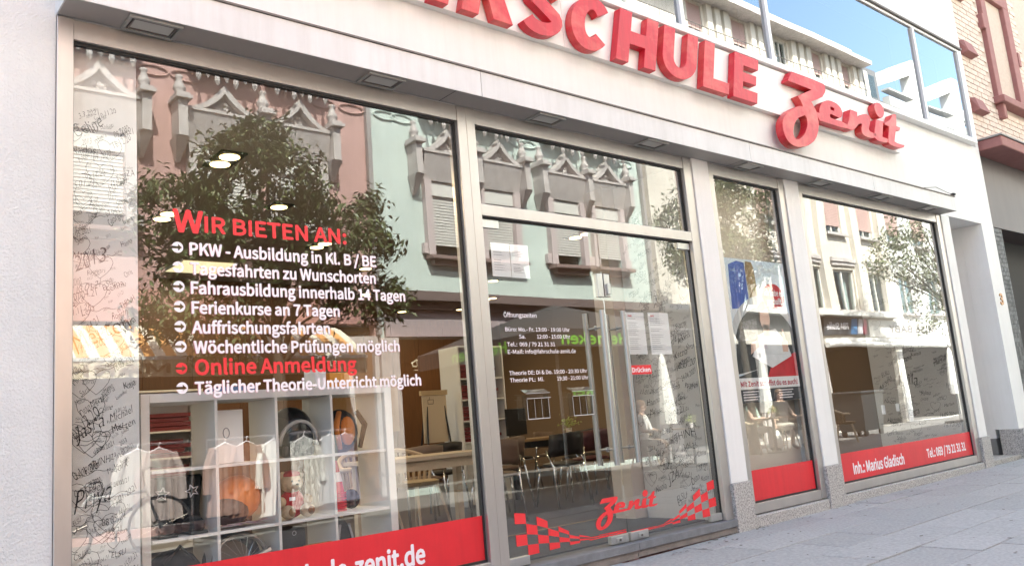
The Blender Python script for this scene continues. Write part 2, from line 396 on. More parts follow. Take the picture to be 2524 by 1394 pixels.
# recess on the right
sh(B('entrance_recess', WHITE, None, (12.722, 12.95, 0.302, 1.6, 0.18, 3.4), (11.3, 11.539, 0.252, 1.6, -0.1, 3.4), (11.541, 12.72, 1.45, 1.6, -0.1, 3.176), (11.541, 12.72, 0.302, 1.6, 3.178, 3.3)))
sh(B('recess_skirting', mat('grey_skirting', (0.20, 0.20, 0.20), 0.7), None, (12.712, 12.95, 0.31, 1.5, -0.1, 0.178)))
sh(B('recess_step', GRANITE, None, (11.545, 12.70, 0.02, 1.45, -0.2, -0.045)))

# window and door frames
def window(x0, x1, gl, gr, zb, name='shop_window'):
    fr = MB()
    fr.box(x0, gl, -0.018, 0.10, zb - 0.08, 3.155).box(gr, x1, -0.018, 0.10, zb - 0.08, 3.155)
    fr.box(gl, gr, -0.012, 0.10, 3.045, 3.153).box(gl, gr, -0.012, 0.10, zb - 0.085, zb)
    f = sh(fr.build(name, ALU, None, bevel=.003))
    gk = MB(); t = 0.014
    gk.box(gl + .001, gr - .001, 0.018, 0.05, 3.045 - t, 3.044).box(gl + .001, gr - .001, 0.018, 0.05, zb + .001, zb + t)
    gk.box(gr - t, gr - .001, 0.018, 0.05, zb + t, 3.045 - t).box(gl + .001, gl + t * .6, 0.018, 0.05, zb + t, 3.045 - t)
    o = gk.build('gasket', GASKET); o.parent = f
    o = B('glass_pane', GLASS, f, (gl + .006, gr - .006, 0.030, 0.038, zb + .006, 3.04))
    return f
w1 = window(0.921, 3.508, 0.998, 3.432, 0.076)
w3 = window(6.297, 7.566, 6.379, 7.469, 0.076)
w4 = window(7.834, 11.297, 7.913, 11.172, 0.076)
# door frame
df = MB()
df.box(3.509, 3.586, -0.018, 0.10, -0.004, 3.155).box(5.943, 6.056, -0.018, 0.10, -0.004, 3.155)
df.box(3.586, 5.943, -0.012, 0.10, 3.045, 3.153).box(3.586, 5.943, -0.016, 0.10, 2.378, 2.462)
dfo = sh(df.build('door_frame', ALU, None, bevel=.003))
gk = MB(); gk.box(3.587, 5.942, .018, .05, 3.031, 3.044).box(5.929, 5.942, .018, .05, 2.463, 3.03).box(3.587, 5.942, .02, .05, 2.366, 2.377)
gk.box(5.9405, 5.9425, .02, .08, 0, 2.366)
gk.build('gasket', GASKET, dfo)
B('fanlight_pane', GLASS, dfo, (3.592, 5.937, 0.030, 0.038, 2.468, 3.04))
LOGO = dict(
 Z=[(7.829,4.33),(7.948,4.332),(8.227,4.334),(8.462,4.327),(8.490,4.318),(8.502,4.297),(8.497,4.255),(8.477,4.225),(8.408,4.164),(8.280,4.108),(8.151,4.057),(8.176,4.025),(8.205,3.99),(8.224,3.961),(8.236,3.91),(8.239,3.862),(8.23,3.80),(8.206,3.746),(8.178,3.70),(8.139,3.652),(8.085,3.605),(8.018,3.569),(7.95,3.535),(7.875,3.511),(7.80,3.494),(7.726,3.483),(7.66,3.483),(7.606,3.494),(7.56,3.514),(7.528,3.543),(7.505,3.577),(7.494,3.615),(7.492,3.655),(7.498,3.694),(7.518,3.735),(7.548,3.773),(7.585,3.808),(7.634,3.841),(7.69,3.877),(7.759,3.909),(7.82,3.937),(7.881,3.955),(7.955,3.963),(7.948,3.985),(7.93,4.015),(7.879,4.068),(8.19,4.2),(7.726,4.203),(7.745,4.237),(7.773,4.263)],
 Zh=[(7.962,3.868),(7.895,3.843),(7.829,3.815),(7.786,3.783),(7.748,3.747),(7.718,3.712),(7.696,3.676),(7.684,3.645),(7.682,3.612),(7.69,3.588),(7.704,3.576),(7.725,3.568),(7.748,3.568),(7.792,3.582),(7.837,3.607),(7.88,3.636),(7.917,3.669),(7.95,3.705),(7.977,3.742),(7.993,3.777),(7.999,3.81),(7.998,3.834),(7.99,3.853)],
 e=[(8.300,4.005),(8.318,4.035),(8.353,4.069),(8.390,4.095),(8.436,4.118),(8.48,4.135),(8.531,4.146),(8.585,4.151),(8.638,4.148),(8.70,4.142),(8.747,4.126),(8.782,4.104),(8.799,4.078),(8.804,4.05),(8.798,4.025),(8.762,3.992),(8.712,3.975),(8.62,3.981),(8.531,3.99),(8.515,3.975),(8.504,3.956),(8.515,3.945),(8.542,3.94),(8.64,3.94),(8.747,3.943),(8.877,3.926),(8.853,3.878),(8.717,3.868),(8.50,3.866),(8.265,3.866),(8.235,3.905),(8.23,3.954),(8.281,3.953)],
 eh=[(8.554,4.078),(8.632,4.074),(8.62,4.038),(8.541,4.041)],
 n=[(9.004,4.131),(9.162,4.128),(9.145,4.06),(9.185,4.078),(9.227,4.100),(9.28,4.122),(9.337,4.135),(9.39,4.144),(9.428,4.141),(9.455,4.128),(9.466,4.107),(9.462,4.08),(9.447,4.052),(9.410,4.005),(9.388,3.965),(9.392,3.945),(9.41,3.934),(9.548,3.93),(9.501,3.874),(9.404,3.856),(9.32,3.853),(9.251,3.862),(9.212,3.876),(9.195,3.90),(9.205,3.945),(9.24,3.997),(9.19,3.995),(9.155,3.982),(9.10,3.945),(9.05,3.91),(8.993,3.882),(8.93,3.874),(8.847,3.884),(8.891,3.94),(8.93,3.985),(8.955,4.029),(8.978,4.08)],
 i=[(9.611,4.123),(9.795,4.126),(9.75,4.02),(9.707,3.921),(9.848,3.914),(9.812,3.865),(9.71,3.85),(9.621,3.846),(9.555,3.852),(9.512,3.870),(9.500,3.906),(9.52,3.955),(9.556,4.017)],
 dot=[(9.67,4.334),(9.70,4.35),(9.75,4.356),(9.80,4.350),(9.838,4.333),(9.858,4.304),(9.862,4.268),(9.85,4.232),(9.825,4.20),(9.79,4.177),(9.748,4.163),(9.705,4.162),(9.668,4.176),(9.638,4.205),(9.622,4.24),(9.62,4.275),(9.64,4.31)],
 t=[(10.074,4.265),(10.12,4.282),(10.186,4.285),(10.160,4.21),(10.138,4.131),(10.241,4.126),(10.206,4.083),(10.10,4.062),(10.05,3.98),(10.015,3.912),(10.075,3.902),(10.275,3.905),(10.245,3.873),(10.121,3.846),(10.02,3.842),(9.929,3.845),(9.87,3.852),(9.838,3.872),(9.85,3.905),(9.89,4.0),(9.929,4.088),(9.822,4.092),(9.832,4.118),(9.908,4.151),(9.965,4.175),(10.009,4.2),(10.045,4.235)])
leaf_x = ((3.592, 4.776), (4.786, 5.938))
GY = 0.0265
leaves = []
for k, (xa, xb) in enumerate(leaf_x):
    d = sh(B('glass_door', GLASS, None, (xa, xb, 0.030, 0.040, 0.008, 2.364)))
    leaves.append(d)
    hx = (4.65, 4.89)[k]
    for yy in (-0.055, 0.125):
        h = MB(); h.tube([(hx, yy, 0.568), (hx, yy, 1.728)], 0.021, 16)
        o = h.build('handle', HANDM, d, smooth=False)
    for zz in (0.685, 1.60):
        br = MB(); br.tube([(hx, -0.05, zz), (hx, 0.12, zz)], 0.0085, 10).tube([(hx, .018, zz), (hx, .0295, zz)], .019, 12); br.build('handle_bracket', HANDM, d)
    fit = [(3.604, 3.79, .004, .062), (4.585, 4.770, .003, .062)] if k == 0 else [(4.793, 4.998, .003, .062), (5.787, 5.934, .003, .062)]
    tops = [(3.600, 3.76, 2.30, 2.362)] if k == 0 else [(5.77, 5.934, 2.305, 2.362)]
    for xa2, xb2, za, zb in fit + tops:
        B('corner_fitting', STEEL, d, (xa2, xb2, 0.016, 0.054, za, zb), bevel=.003)
    lx = 4.665 if k == 0 else 4.905
    lk = MB(); lk.box(lx - .03, lx + .03, .004, .0155, .014, .046); lk.build('bolt_lock', STEEL, d, bevel=.003)
    l2 = MB(); l2.tube([(lx, .0035, .03), (lx, -.001, .03)], .009, 12); l2.build('keyhole', FLASH, d)
lck = MB(); lck.box(4.712, 4.774, 0.012, 0.06, 1.845, 2.03); lck.build('door_lock', STEEL, leaves[0], bevel=.003)
lck = MB(); lck.box(4.787, 4.85, 0.012, 0.06, 1.85, 2.03); lck.build('lock_keeper', STEEL, leaves[1], bevel=.003)
lck = MB(); lck.box(4.800, 4.838, -0.008, 0.0118, 1.865, 1.95); lck.build('lock_cylinder', STEEL, leaves[1], bevel=.004)

# vinyl on the glass
def gl_text(key, x0, x1, zb, cap, m, parent, y=GY, bold=.05):
    mb = MB(); put_text(mb, key, lambda u, v: (x0 + u, y, zb + v), cap, x1 - x0, bold)
    return mb.build('lettering', m, parent)
gl_text('W', 1.490, 1.655, 2.092, .118, VRED, w1); gl_text('IR BIETEN AN:', 1.660, 2.534, 2.100, .086, VRED, w1)
for i, (s, x0, x1, zb, cap) in enumerate(WINLINES):
    red = s.startswith('Online')
    gl_text(s, x0, x1, zb, cap, VRED if red else VWHITE, w1)
    if not red:
        mb = MB(); put_text(mb, s, lambda u, v: (x0 + u - .0025, GY + .0012, zb + v - .0015), cap, x1 - x0 + .005); mb.build('lettering_edge', mat('pink_vinyl_edge', (0.55, 0.2, 0.28), .5), w1)
    cx = 1.514 + i * .0016; cz = zb + .034; r = .030; a = MB()
    disc = [(cx + r * math.cos(2 * math.pi * k / 28), cz + r * math.sin(2 * math.pi * k / 28)) for k in range(28)]
    hole = [(cx - .034, cz + .007), (cx - .034, cz - .007), (cx + .004, cz - .007), (cx + .004, cz - .0185), (cx + .0245, cz), (cx + .004, cz + .0185), (cx + .004, cz + .007)]
    # ring cut by an arrow: split into the disc's upper and lower halves round the arrow
    up_ = [p for p in disc if p[1] >= cz + .007 - 1e-6 and not (p[0] < cx - .02 and p[1] < cz + .007)]
    ang = math.asin(.007 / r)
    top = [(cx + r * math.cos(t), cz + r * math.sin(t)) for t in [i2 * (math.pi - ang) / 16 for i2 in range(17)]]
    a.prism(top + [(cx + .003, cz + .007), (cx + .003, cz + .0185), (cx + .0235, cz)], GY, GY + .0006)
    a.prism([(p[0], 2 * cz - p[1]) for p in reversed(top)] + [(cx + .0235, cz), (cx + .003, cz - .0185), (cx + .003, cz - .007)], GY, GY + .0006)
    a.build('arrow_bullet', VRED if red else VWHITE, w1)
for f, xa, xb, zt in ((w1, 1.004, 3.426, .366), (w3, 6.386, 7.463, .354), (w4, 7.920, 11.166, .366)):
    B('vinyl_band', RED, f, (xa, xb, .0275, .0295, .092, zt))
gl_text('www.fahrschule-zenit.de', 1.44, 2.962, .150, .106, VWHITE, w1)
gl_text('Inh.: Marius Gladisch', 8.203, 9.325, .148, .104, VWHITE, w4)
gl_text('Tel.: 069 / 79 21 31 31', 9.90, 10.972, .161, .092, VWHITE, w4)
for s, x0, x1, zb, cap in DOORLINES: gl_text(s, x0, x1, zb, cap, VWHITE, leaves[0], bold=.02)
def strip_flag(xf, T, Bm, n, d, sgn):
    """chequered flag that narrows to a ribbon: n columns of four rows"""
    mb = MB()
    for i in range(n):
        a, b = xf + sgn * .0975 * i, xf + sgn * .0975 * (i + 1)
        for r in range(4):
            if (i + r) % 2 and i < 8: continue
            if i >= 8 and r == 1 + i % 2: continue
            def zz(c, q):
                return T(c) + (Bm(c) - T(c)) * q / 4
            q = [(a, zz(i, r + 1)), (b, zz(i + 1, r + 1)), (b, zz(i + 1, r)), (a, zz(i, r))]
            if sgn < 0: q = [q[1], q[0], q[3], q[2]]
            mb.face([(x, GY, z) for x, z in q])
    return mb.build('chequered_flag', VRED, d)
sm = lambda t: t * t * (3 - 2 * t)
strip_flag(3.69, lambda i: .347 - .225 * sm(min(1, i / 7.5)) - .004 * min(i, 7.5), lambda i: .058 + .010 * sm(min(1, i / 7)), 11, leaves[0], 1)
strip_flag(5.885, lambda i: .335 - .235 * sm(min(1, i / 7.5)) - .004 * min(i, 8), lambda i: .052 + .002 * sm(min(1, i / 7)) - .001 * max(0, i - 7), 11, leaves[1], -1)
def logo_map(p):
    k = 0.2555
    return (4.451 + (p[0] - 7.494) * k * .985, .121 + (p[1] - 3.483) * k + (p[0] - 7.494) * 0.0015)
for kx, lf in ((0, leaves[0]), (1, leaves[1])):
    for nm, hs in (('Z', ['Zh']), ('e', ['eh']), ('n', []), ('i', []), ('dot', []), ('t', [])):
        if (nm in 'Ze' and kx == 0) or (nm not in ('Z', 'e') and kx == 1):
            mb = MB(); mb.prism([logo_map(p) for p in reversed(LOGO[nm])], .0262, .0268, [[logo_map(p) for p in LOGO[h]] for h in hs]); mb.build('logo_letter', VRED, lf)
B('push_sticker', RED, leaves[1], (4.952, 5.253, .0262, .0275, 1.236, 1.309))
gl_text('Drücken', 5.02, 5.24, 1.254, .034, VWHITE, leaves[1], .0255)
ar = MB(); ar.prism([(4.965, 1.252), (4.985, 1.252), (4.985, 1.30), (4.965, 1.30)], .0255, .026); ar.build('arrow_mark', VWHITE, leaves[1])

# notices and leaflet boxes stuck to the door
def notice(label, x0, x1, z0, z1, lines, logo=False, tilt=0.0):
    t = thing('paper_notice', label, 'notice', ((x0 + x1) / 2, 0.042, (z0 + z1) / 2)); U = under(t)
    U(B('sheet', PAPER, None, (x0, x1, .0425, .0435, z0, z1)))
    mb = MB(); rr = random.Random(len(label))
    zz = z1 - .05
    for _ in range(lines):
        if rr.random() < .8: mb.face([(x0 + .02, .0418, zz - .004), (x0 + .02 + rr.uniform(.4, .9) * (x1 - x0 - .04), .0418, zz - .004), (x0 + .02 + .5 * (x1 - x0 - .04), .0418, zz), (x0 + .02, .0418, zz)])
        zz -= (z1 - z0 - .08) / lines
    o = U(mb.build('print', GREYPRINT)); o['kind'] = 'stuff'
    if logo:
        mb = MB(); put_text(mb, 'Zenit', lambda u, v: (x0 + .03 + u, .0416, z1 - .035 + v), .014); U(mb.build('heading', VRED))
    t.rotation_euler.y = tilt
    return t
notice('white notice with a small drawing on the left glass door', 3.689, 3.862, 1.962, 2.207, 9)
notice('white text notice in the upper part of the left glass door, right of the drawing', 3.866, 4.040, 1.960, 2.206, 14)
notice('white price sheet behind the long handles of the right glass door', 5.025, 5.250, 1.397, 1.736, 16, True)
notice('white price sheet on the right glass door beside the handwriting', 5.299, 5.560, 1.394, 1.740, 16, True)
for lab, x0 in (('clear leaflet box on the glass door, farther from the handles', 3.846), ('clear leaflet box on the glass door next to the handles', 4.288)):
    t = thing('leaflet_box', lab, 'leaflet holder', (x0 + .1, 0.0, 1.05), 'clear leaflet boxes on the door'); U = under(t)
    b = MB(); b.box(x0, x0 + .205, -.022, -.018, .953, 1.09).box(x0, x0 + .004, -.018, .028, .953, 1.12).box(x0 + .201, x0 + .205, -.018, .028, .953, 1.12)
    U(b.build('body', PLAST))
    l = MB(); l.face([(x0 - .008, -.035, 1.092), (x0 + .213, -.035, 1.092), (x0 + .213, -.032, 1.128), (x0 - .008, -.032, 1.128)]); l.face([(x0 - .008, -.032, 1.128), (x0 + .213, -.032, 1.128), (x0 + .213, .028, 1.158), (x0 - .008, .028, 1.158)])
    U(l.build('lid', PLAST))
    e = MB()
    for xx in (x0, x0 + .202): e.box(xx, xx + .003, -.0235, -.0222, .953, 1.088)
    for xx in (x0 + .07, x0 + .136): e.box(xx, xx + .0015, -.0235, -.0222, .956, 1.088)
    e.box(x0, x0 + .205, -.024, -.0222, .950, .956).box(x0 - .008, x0 + .213, -.037, -.0352, 1.092, 1.096).box(x0 - .008, x0 + .213, -.034, -.0325, 1.127, 1.130)
    U(e.build('edge_ribs', mat('white_edge', (0.50, 0.50, 0.50), .4)))

for lab, a in (('small white card stuck inside the wide right window, left of the pair', (9.02, .70, .80)), ('small white card stuck inside the wide right window, right of the pair', (9.36, .715, .80))):
    t = thing('window_card', lab, 'card', (a[0], .044, a[1])); U = under(t); U(B('sheet', PAPER, None, (a[0], a[0] + .085, .0425, .0435, a[1], a[2])))
# canopy
cz0, cz1 = 3.157, 3.338
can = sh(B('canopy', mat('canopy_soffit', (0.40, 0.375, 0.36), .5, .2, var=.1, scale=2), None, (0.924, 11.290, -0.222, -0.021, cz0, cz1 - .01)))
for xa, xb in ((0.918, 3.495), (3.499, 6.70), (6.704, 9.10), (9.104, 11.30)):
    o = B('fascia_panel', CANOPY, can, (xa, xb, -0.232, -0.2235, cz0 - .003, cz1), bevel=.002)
o = B('end_panel', CANOPY, can, (11.291, 11.30, -.2230, -.001, cz0 - .002, cz1 - .002)); o = B('end_panel', CANOPY, can, (.916, .923, -.2230, -.001, cz0 - .002, cz1 - .002))
B('flashing', FLASH, can, (0.91, 11.305, -0.243, -0.001, cz1 + .001, cz1 + .012))
for xx in (3.28, 6.6, 9.2): B('soffit_joint', GASKET, can, (xx, xx + .004, -.221, -.022, cz0 - .0015, cz0 - .0003))
cab = MB(); cab.tube([(10.4, -.24, 3.352), (10.75, -.245, 3.40), (11.1, -.24, 3.37), (11.28, -.24, 3.362)], .004, 5); cab.build('cable', BLACK, can)
cab = MB(); cab.ball((11.27, -.235, 3.372), (.05, .03, .018)); cab.build('cable_end', BLACK, can, smooth=True)
LX = [1.352, 2.76, 4.19, 5.40, 6.815, 8.13, 9.45, 10.70]
LN = ['above the left end of the big window', 'above the right part of the big window', 'above the left door leaf', 'above the right door leaf', 'above the poster window', 'above the left edge of the wide right window', 'above the middle of the wide right window', 'above the right end of the wide right window']
LFR = mat('lamp_bezel', (0.36, 0.36, 0.35), .4, .3); LGL = mat('frosted_lamp_glass', (0.55, 0.55, 0.52), .2)
for x, n in zip(LX, LN):
    t = thing('recessed_spotlight', 'unlit spotlight in the canopy underside ' + n, 'lamp', (x, -.125, cz0), 'spotlights under the canopy'); U = under(t)
    def ring(hx, hy, wd, z0, z1, m, nm):
        cx, cy = x, -.122
        U(B(nm, m, None, (cx - hx, cx + hx, cy - hy, cy - hy + wd, z0, z1), (cx - hx, cx + hx, cy + hy - wd, cy + hy, z0, z1), (cx - hx, cx - hx + wd, cy - hy + wd, cy + hy - wd, z0, z1), (cx + hx - wd, cx + hx, cy - hy + wd, cy + hy - wd, z0, z1)))
    ring(.135, .083, .016, cz0 - .014, cz0 - .0005, LFR, 'outer_frame'); ring(.112, .062, .010, cz0 - .010, cz0 - .0005, FLASH, 'inner_frame')
    U(B('lamp_glass', LGL, None, (x - .10, x + .10, -.122 - .05, -.122 + .05, cz0 - .006, cz0 - .0008)))

# fascia sign
sign = thing('shop_sign', 'white fascia board with red raised letters FAHRSCHULE Zenit above the canopy', 'sign', (6, -.03, 4.1)); U = under(sign)
for xa, xb in ((1.2, 4.536), (4.539, 7.352), (7.355, 10.335)):
    U(B('backing_panel', mat('sign_board_white', (0.82, 0.81, 0.80), .45, var=.04, scale=1.5), None, (xa, xb, -.060, -.001, 3.842, 4.342), bevel=.002))
SHR = .265; ZB = 3.832; HH = .487
def slant(x, z): return (x + SHR * (z - ZB), z)
def stroke_poly(pts, wdt):
    L_, R_ = [], []
    for i, p in enumerate(pts):
        a = Vector(pts[max(0, i - 1)]); b = Vector(pts[min(len(pts) - 1, i + 1)]); d = (b - a).normalized(); n = Vector((-d.y, d.x)) * wdt / 2
        L_.append((p[0] + n.x, p[1] + n.y)); R_.append((p[0] - n.x, p[1] - n.y))
    return R_ + L_[::-1]
def arc(cx, cz, rx, rz, a0, a1, n=14): return [(cx + rx * math.cos(R(a0 + (a1 - a0) * i / n)), cz + rz * math.sin(R(a0 + (a1 - a0) * i / n))) for i in range(n + 1)]
def letter(ch, x, wd):
    t, b = .155, .118; h = HH; Q = []; holes = []
    if ch == 'F': Q = [(0, 0), (t, 0), (t, .185), (wd * .85, .185), (wd * .85, .295), (t, .295), (t, h - b), (wd, h - b), (wd, h), (0, h)]
    if ch == 'H': Q = [(0, 0), (t, 0), (t, .18), (wd - t, .18), (wd - t, 0), (wd, 0), (wd, h), (wd - t, h), (wd - t, .305), (t, .305), (t, h), (0, h)]
    if ch == 'L': Q = [(0, 0), (wd, 0), (wd, b), (t, b), (t, h), (0, h)]
    if ch == 'E': Q = [(0, 0), (wd, 0), (wd, b), (t, b), (t, .195), (wd * .93, .195), (wd * .93, .295), (t, .295), (t, h - b), (wd, h - b), (wd, h), (0, h)]
    if ch == 'U':
        r = wd / 2; ri = r - t
        Q = [(0, h)] + [(r - r * math.cos(R(a)), .205 - .205 * math.sin(R(a))) for a in range(0, 181, 12)] + [(wd, h), (wd - t, h)] + [(r + ri * math.cos(R(a)), .205 - .095 * math.sin(R(a))) for a in range(0, 181, 15)] + [(t, h)]
    if ch == 'A':
        Q = [(0, 0), (t, 0), (t + .035, .095), (wd - t - .035, .095), (wd - t, 0), (wd, 0), (wd * .5 + .095, h), (wd * .5 - .095, h)]; holes = [[(t + .07, .19), (wd - t - .07, .19), (wd / 2, .385)]]
    if ch == 'R':
        Q = [(0, 0), (t, 0), (t, .17), (t + .055, .17), (wd - t - .01, 0), (wd + .02, 0), (wd - .10, .20)] + arc(wd - .175, .335, .155, .152, -50, 90, 10) + [(0, h)]
        holes = [[(t, .27)] + arc(wd - .19, .33, .05, .06, -90, 90, 8) + [(t, .39)]]
    if ch == 'C':
        o_ = arc(wd / 2, h / 2, wd / 2, h / 2 + .004, 38, 322, 30); i_ = arc(wd / 2, h / 2, wd / 2 - t, h / 2 - .115, 322, 38, 24); Q = o_ + i_
    if ch == 'S':
        c = arc(wd / 2 + .01, .350, .155, .084, 20, 205, 12) + [(wd / 2, .248)] + arc(wd / 2 - .01, .137, .155, .084, 28, -160, 12)
        Q = stroke_poly(c, .112)
    return [slant(x + p[0], ZB + p[1]) for p in Q], [[slant(x + p[0], ZB + p[1]) for p in hh] for hh in holes]
def ccw(p):
    a = sum(p[i][0] * p[(i + 1) % len(p)][1] - p[(i + 1) % len(p)][0] * p[i][1] for i in range(len(p)))
    return p if a > 0 else p[::-1]
for ch, x, wd in (('F', 1.72, .40), ('A', 2.17, .50), ('H', 2.815, .52), ('R', 3.449, .46), ('S', 3.985, .46), ('C', 4.50, .46), ('H', 5.048, .505), ('U', 5.63, .49), ('L', 6.222, .405), ('E', 6.695, .405)):
    q, hs = letter(ch, x, wd)
    mb = MB(); mb.prism(ccw(q), -.140, -.068, [ccw(h_)[::-1] for h_ in hs]); U(mb.build('letter', REDL, None, bevel=.003))
for nm, hs in (('Z', ['Zh']), ('e', ['eh']), ('n', []), ('i', []), ('dot', []), ('t', [])):
    mb = MB(); mb.prism(ccw(LOGO[nm]), -.150, -.064 if nm != 'Z' else -.066, [ccw(LOGO[h_])[::-1] for h_ in hs]); U(mb.build('letter', REDL, None, bevel=.003))

# bay strip of windows above the sign
bw = MB(); posts = [2.36, 6.10, 7.60, 11.29, 12.76]
bw.box(1.0, 12.88, -.095, .34, 4.362, 4.425).box(1.0, 12.88, -.075, .34, 5.765, 5.80)
for i, p in enumerate(posts): bw.box(p, p + (.055 if i < 4 else .06), -.085, .3, 4.425, 5.765)
bw.box(12.825, 12.88, -.09, .34, 4.425, 5.765).box(1.0, 2.36, -.08, .34, 4.425, 5.765)
bay = sh(bw.build('bay_window', mat('white_window_frame', (0.80, 0.80, 0.80), .4), None, bevel=.004))
for xa, xb in zip(posts[:-1], posts[1:]):
    B('glass_pane', BAYGLASS, bay, (xa + .056, xb - .001, -.052, -.042, 4.426, 5.764))
B('spandrel', WHITE, bay, (1.0, 12.88, -.088, .34, 5.83, 6.899)); B('drip_edge', FLASH, bay, (.99, 12.9, -.105, .3, 5.803, 5.828))
B('dark_backing', mat('dark_room_sheet', (0.10, 0.11, 0.12), .8), bay, (2.4, 12.8, .25, .26, 4.43, 5.76))  # dark colour stands in for the unlit room behind the panes
num = MB(); put_text(num, '3', lambda u, v: (12.88 + u, -.012, 2.02 + v), .15); num = num.build('house_number', mat('brass', (0.42, 0.22, 0.09), .4, .6)); tag(sh(num))
md = num.modifiers.new('thick', 'SOLIDIFY'); md.thickness = .012

# ================================================================== NEIGHBOURS
nb = thing('plaster_building', 'neighbouring house with rough pale plaster left of the shop', 'building', (-2, 0, 0))
U = under(nb)
U(B('wall', PLASTER, None, (-6, .919, -.004, 1.2, -.3, 7.89)))

bb = thing('brick_building', 'yellow brick house with red sandstone window trim right of the shop', 'building', (15, 0, 0)); U = under(bb)
BX = 13.152; BY = .03
U(B('wall', MORTAR, None, (BX, 24, BY + .012, .8, 4.50, 8.6)))
U(B('shop_fascia', BROWN, None, (13.44, 24, .10, .95, 3.22, 4.32)))
U(B('cornice', SAND, None, (13.22, 24, -.30, .5, 4.33, 4.485), bevel=.02)); U(B('cornice_cap', mat('lead_cap', (.33, .32, .31), .7), None, (13.20, 24, -.32, .5, 4.487, 4.51)))
U(B('side_trim', mat('dark_trim', (.13, .12, .12), .6), None, (13.152, 13.44, .10, .5, -.2, 4.32)))
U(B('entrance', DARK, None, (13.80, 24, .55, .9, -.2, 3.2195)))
pil = U(B('pilaster', mat('dark_grout', (.11, .11, .11), .9), None, (13.44, 13.80, .12, .9, -.2, 3.219)))
tm = MB().box(0, .051, 0, .012, 0, .031).build('tile', MOSAIC, pil); tm.location = (13.445, .109, 3.15); nt_ = 0
for r in range(48):
    for c in range(6):
        if r == 0 and c == 0: continue
        o = tm.copy(); COL.objects.link(o); o.location = (13.445 + c * .058, .109, 3.15 - r * .066); nt_ += 1
        o.scale.z = 1.9
tm.scale.z = 1.9
# window with sandstone surround
wx0, wx1, wz0, wz1 = 14.54, 15.36, 5.40, 7.15
win = U(B('window', SAND, None, (wx0 - .20, wx0 - .0, -.03, .2, wz0, wz1 + .05), (wx1, wx1 + .26, -.03, .3, wz0, wz1 + .05), (wx0 - .2, wx1 + .26, -.03, .3, wz1 + .052, wz1 + .32), (wx0 - .30, wx0 - .201, -.045, .1, 6.55, 6.80), (wx1 + .261, wx1 + .36, -.045, .1, 6.2, 6.45), bevel=.01))
B('sill', SAND, win, (wx0 - .28, wx1 + .34, -.13, .2, wz0 - .12, wz0 - .003), (wx0 - .20, wx0 - .08, -.07, .1, wz0 - .36, wz0 - .122), bevel=.015)
B('window_frame', SHW, win, (wx0, wx0 + .05, .10, .16, wz0, wz1), (wx1 - .05, wx1, .10, .16, wz0, wz1), (wx0 + .05, wx1 - .05, .10, .16, wz1 - .05, wz1))
sl = MB().box(wx0 + .05, wx1 - .05, .128, .14, 0, .042).build('slat', mat('pale_shutter', (.66, .64, .64), .6), win); sl.location.z = wz0
k = 1
while k * .046 < wz1 - wz0 - .05:
    o = sl.copy(); COL.objects.link(o); o.location.z = wz0 + k * .046; k += 1
for zc, xq in ((5.99, 13.42), (5.07, 13.45), (6.95, 13.42)):
    q = MB(); b0 = len(q.v)
    xa, xb = xq - .20, xq + .19
    q.v = [(xa, BY, zc - .12), (xb, BY, zc - .12), (xb, BY, zc + .11), (xa, BY, zc + .11), (xa, -.09, zc - .1), (xb, -.09, zc - .1), (xb - .06, -.035, zc + .1), (xa + .03, -.035, zc + .1)]
    q.f = [(4, 5, 6, 7), (0, 1, 5, 4), (1, 2, 6, 5), (2, 3, 7, 6), (3, 0, 4, 7)]; q.mi = [0] * 5
    U(q.build('quoin_stone', SAND))
bm_ = MB().box(0, .235, 0, .02, 0, .074).build('brick', BRICK, None); first = True; cnt = 0
z = 4.52; rr = 0
while z < 8.1 and cnt < 300:
    x = BX + .005 - (.12 if rr % 2 else 0)
    while x < 15.95 and cnt < 300:
        if not (x + .235 > wx0 - .2 and x < wx1 + .26 and z + .07 > wz0 - .13 and z < wz1 + .3):
            o = bm_ if first else bm_.copy()
            if not first: COL.objects.link(o)
            first = False; o.location = (max(x, BX + .004), BY - .004 + random.uniform(-.002, .002), z); U(o); cnt += 1
        x += .247
    z += .0855; rr += 1
# ================================================================== ACROSS THE STREET (seen in the glass)
YO = -9.0
PINK = mat('pink_render', (0.58, 0.37, 0.345), 0.85, var=0.16, scale=1.2, streak=.16)
MINT = mat('mint_render', (0.62, 0.72, 0.685), 0.85, var=0.12, scale=1.0, streak=.14)
CREAM = mat('cream_render', (0.74, 0.69, 0.62), 0.85, var=0.14, scale=0.8, streak=.16)
STONE = mat('pale_stone_trim', (0.62, 0.575, 0.565), 0.8, var=0.25, scale=5, streak=.2)
GREYSTONE = mat('grey_stone', (0.36, 0.34, 0.34), 0.85, var=0.15, scale=3)
SHUT = mat('grey_shutter', (0.66, 0.65, 0.62), 0.6)
PSHUT = mat('rose_shutter', (0.52, 0.36, 0.33), 0.6)
SILLM = mat('brown_sill', (0.24, 0.17, 0.16), 0.8)
VOID = mat('dark_interior', (0.03, 0.028, 0.027), 0.9)
MODERN = mat('modern_white', (0.78, 0.77, 0.75), 0.7)

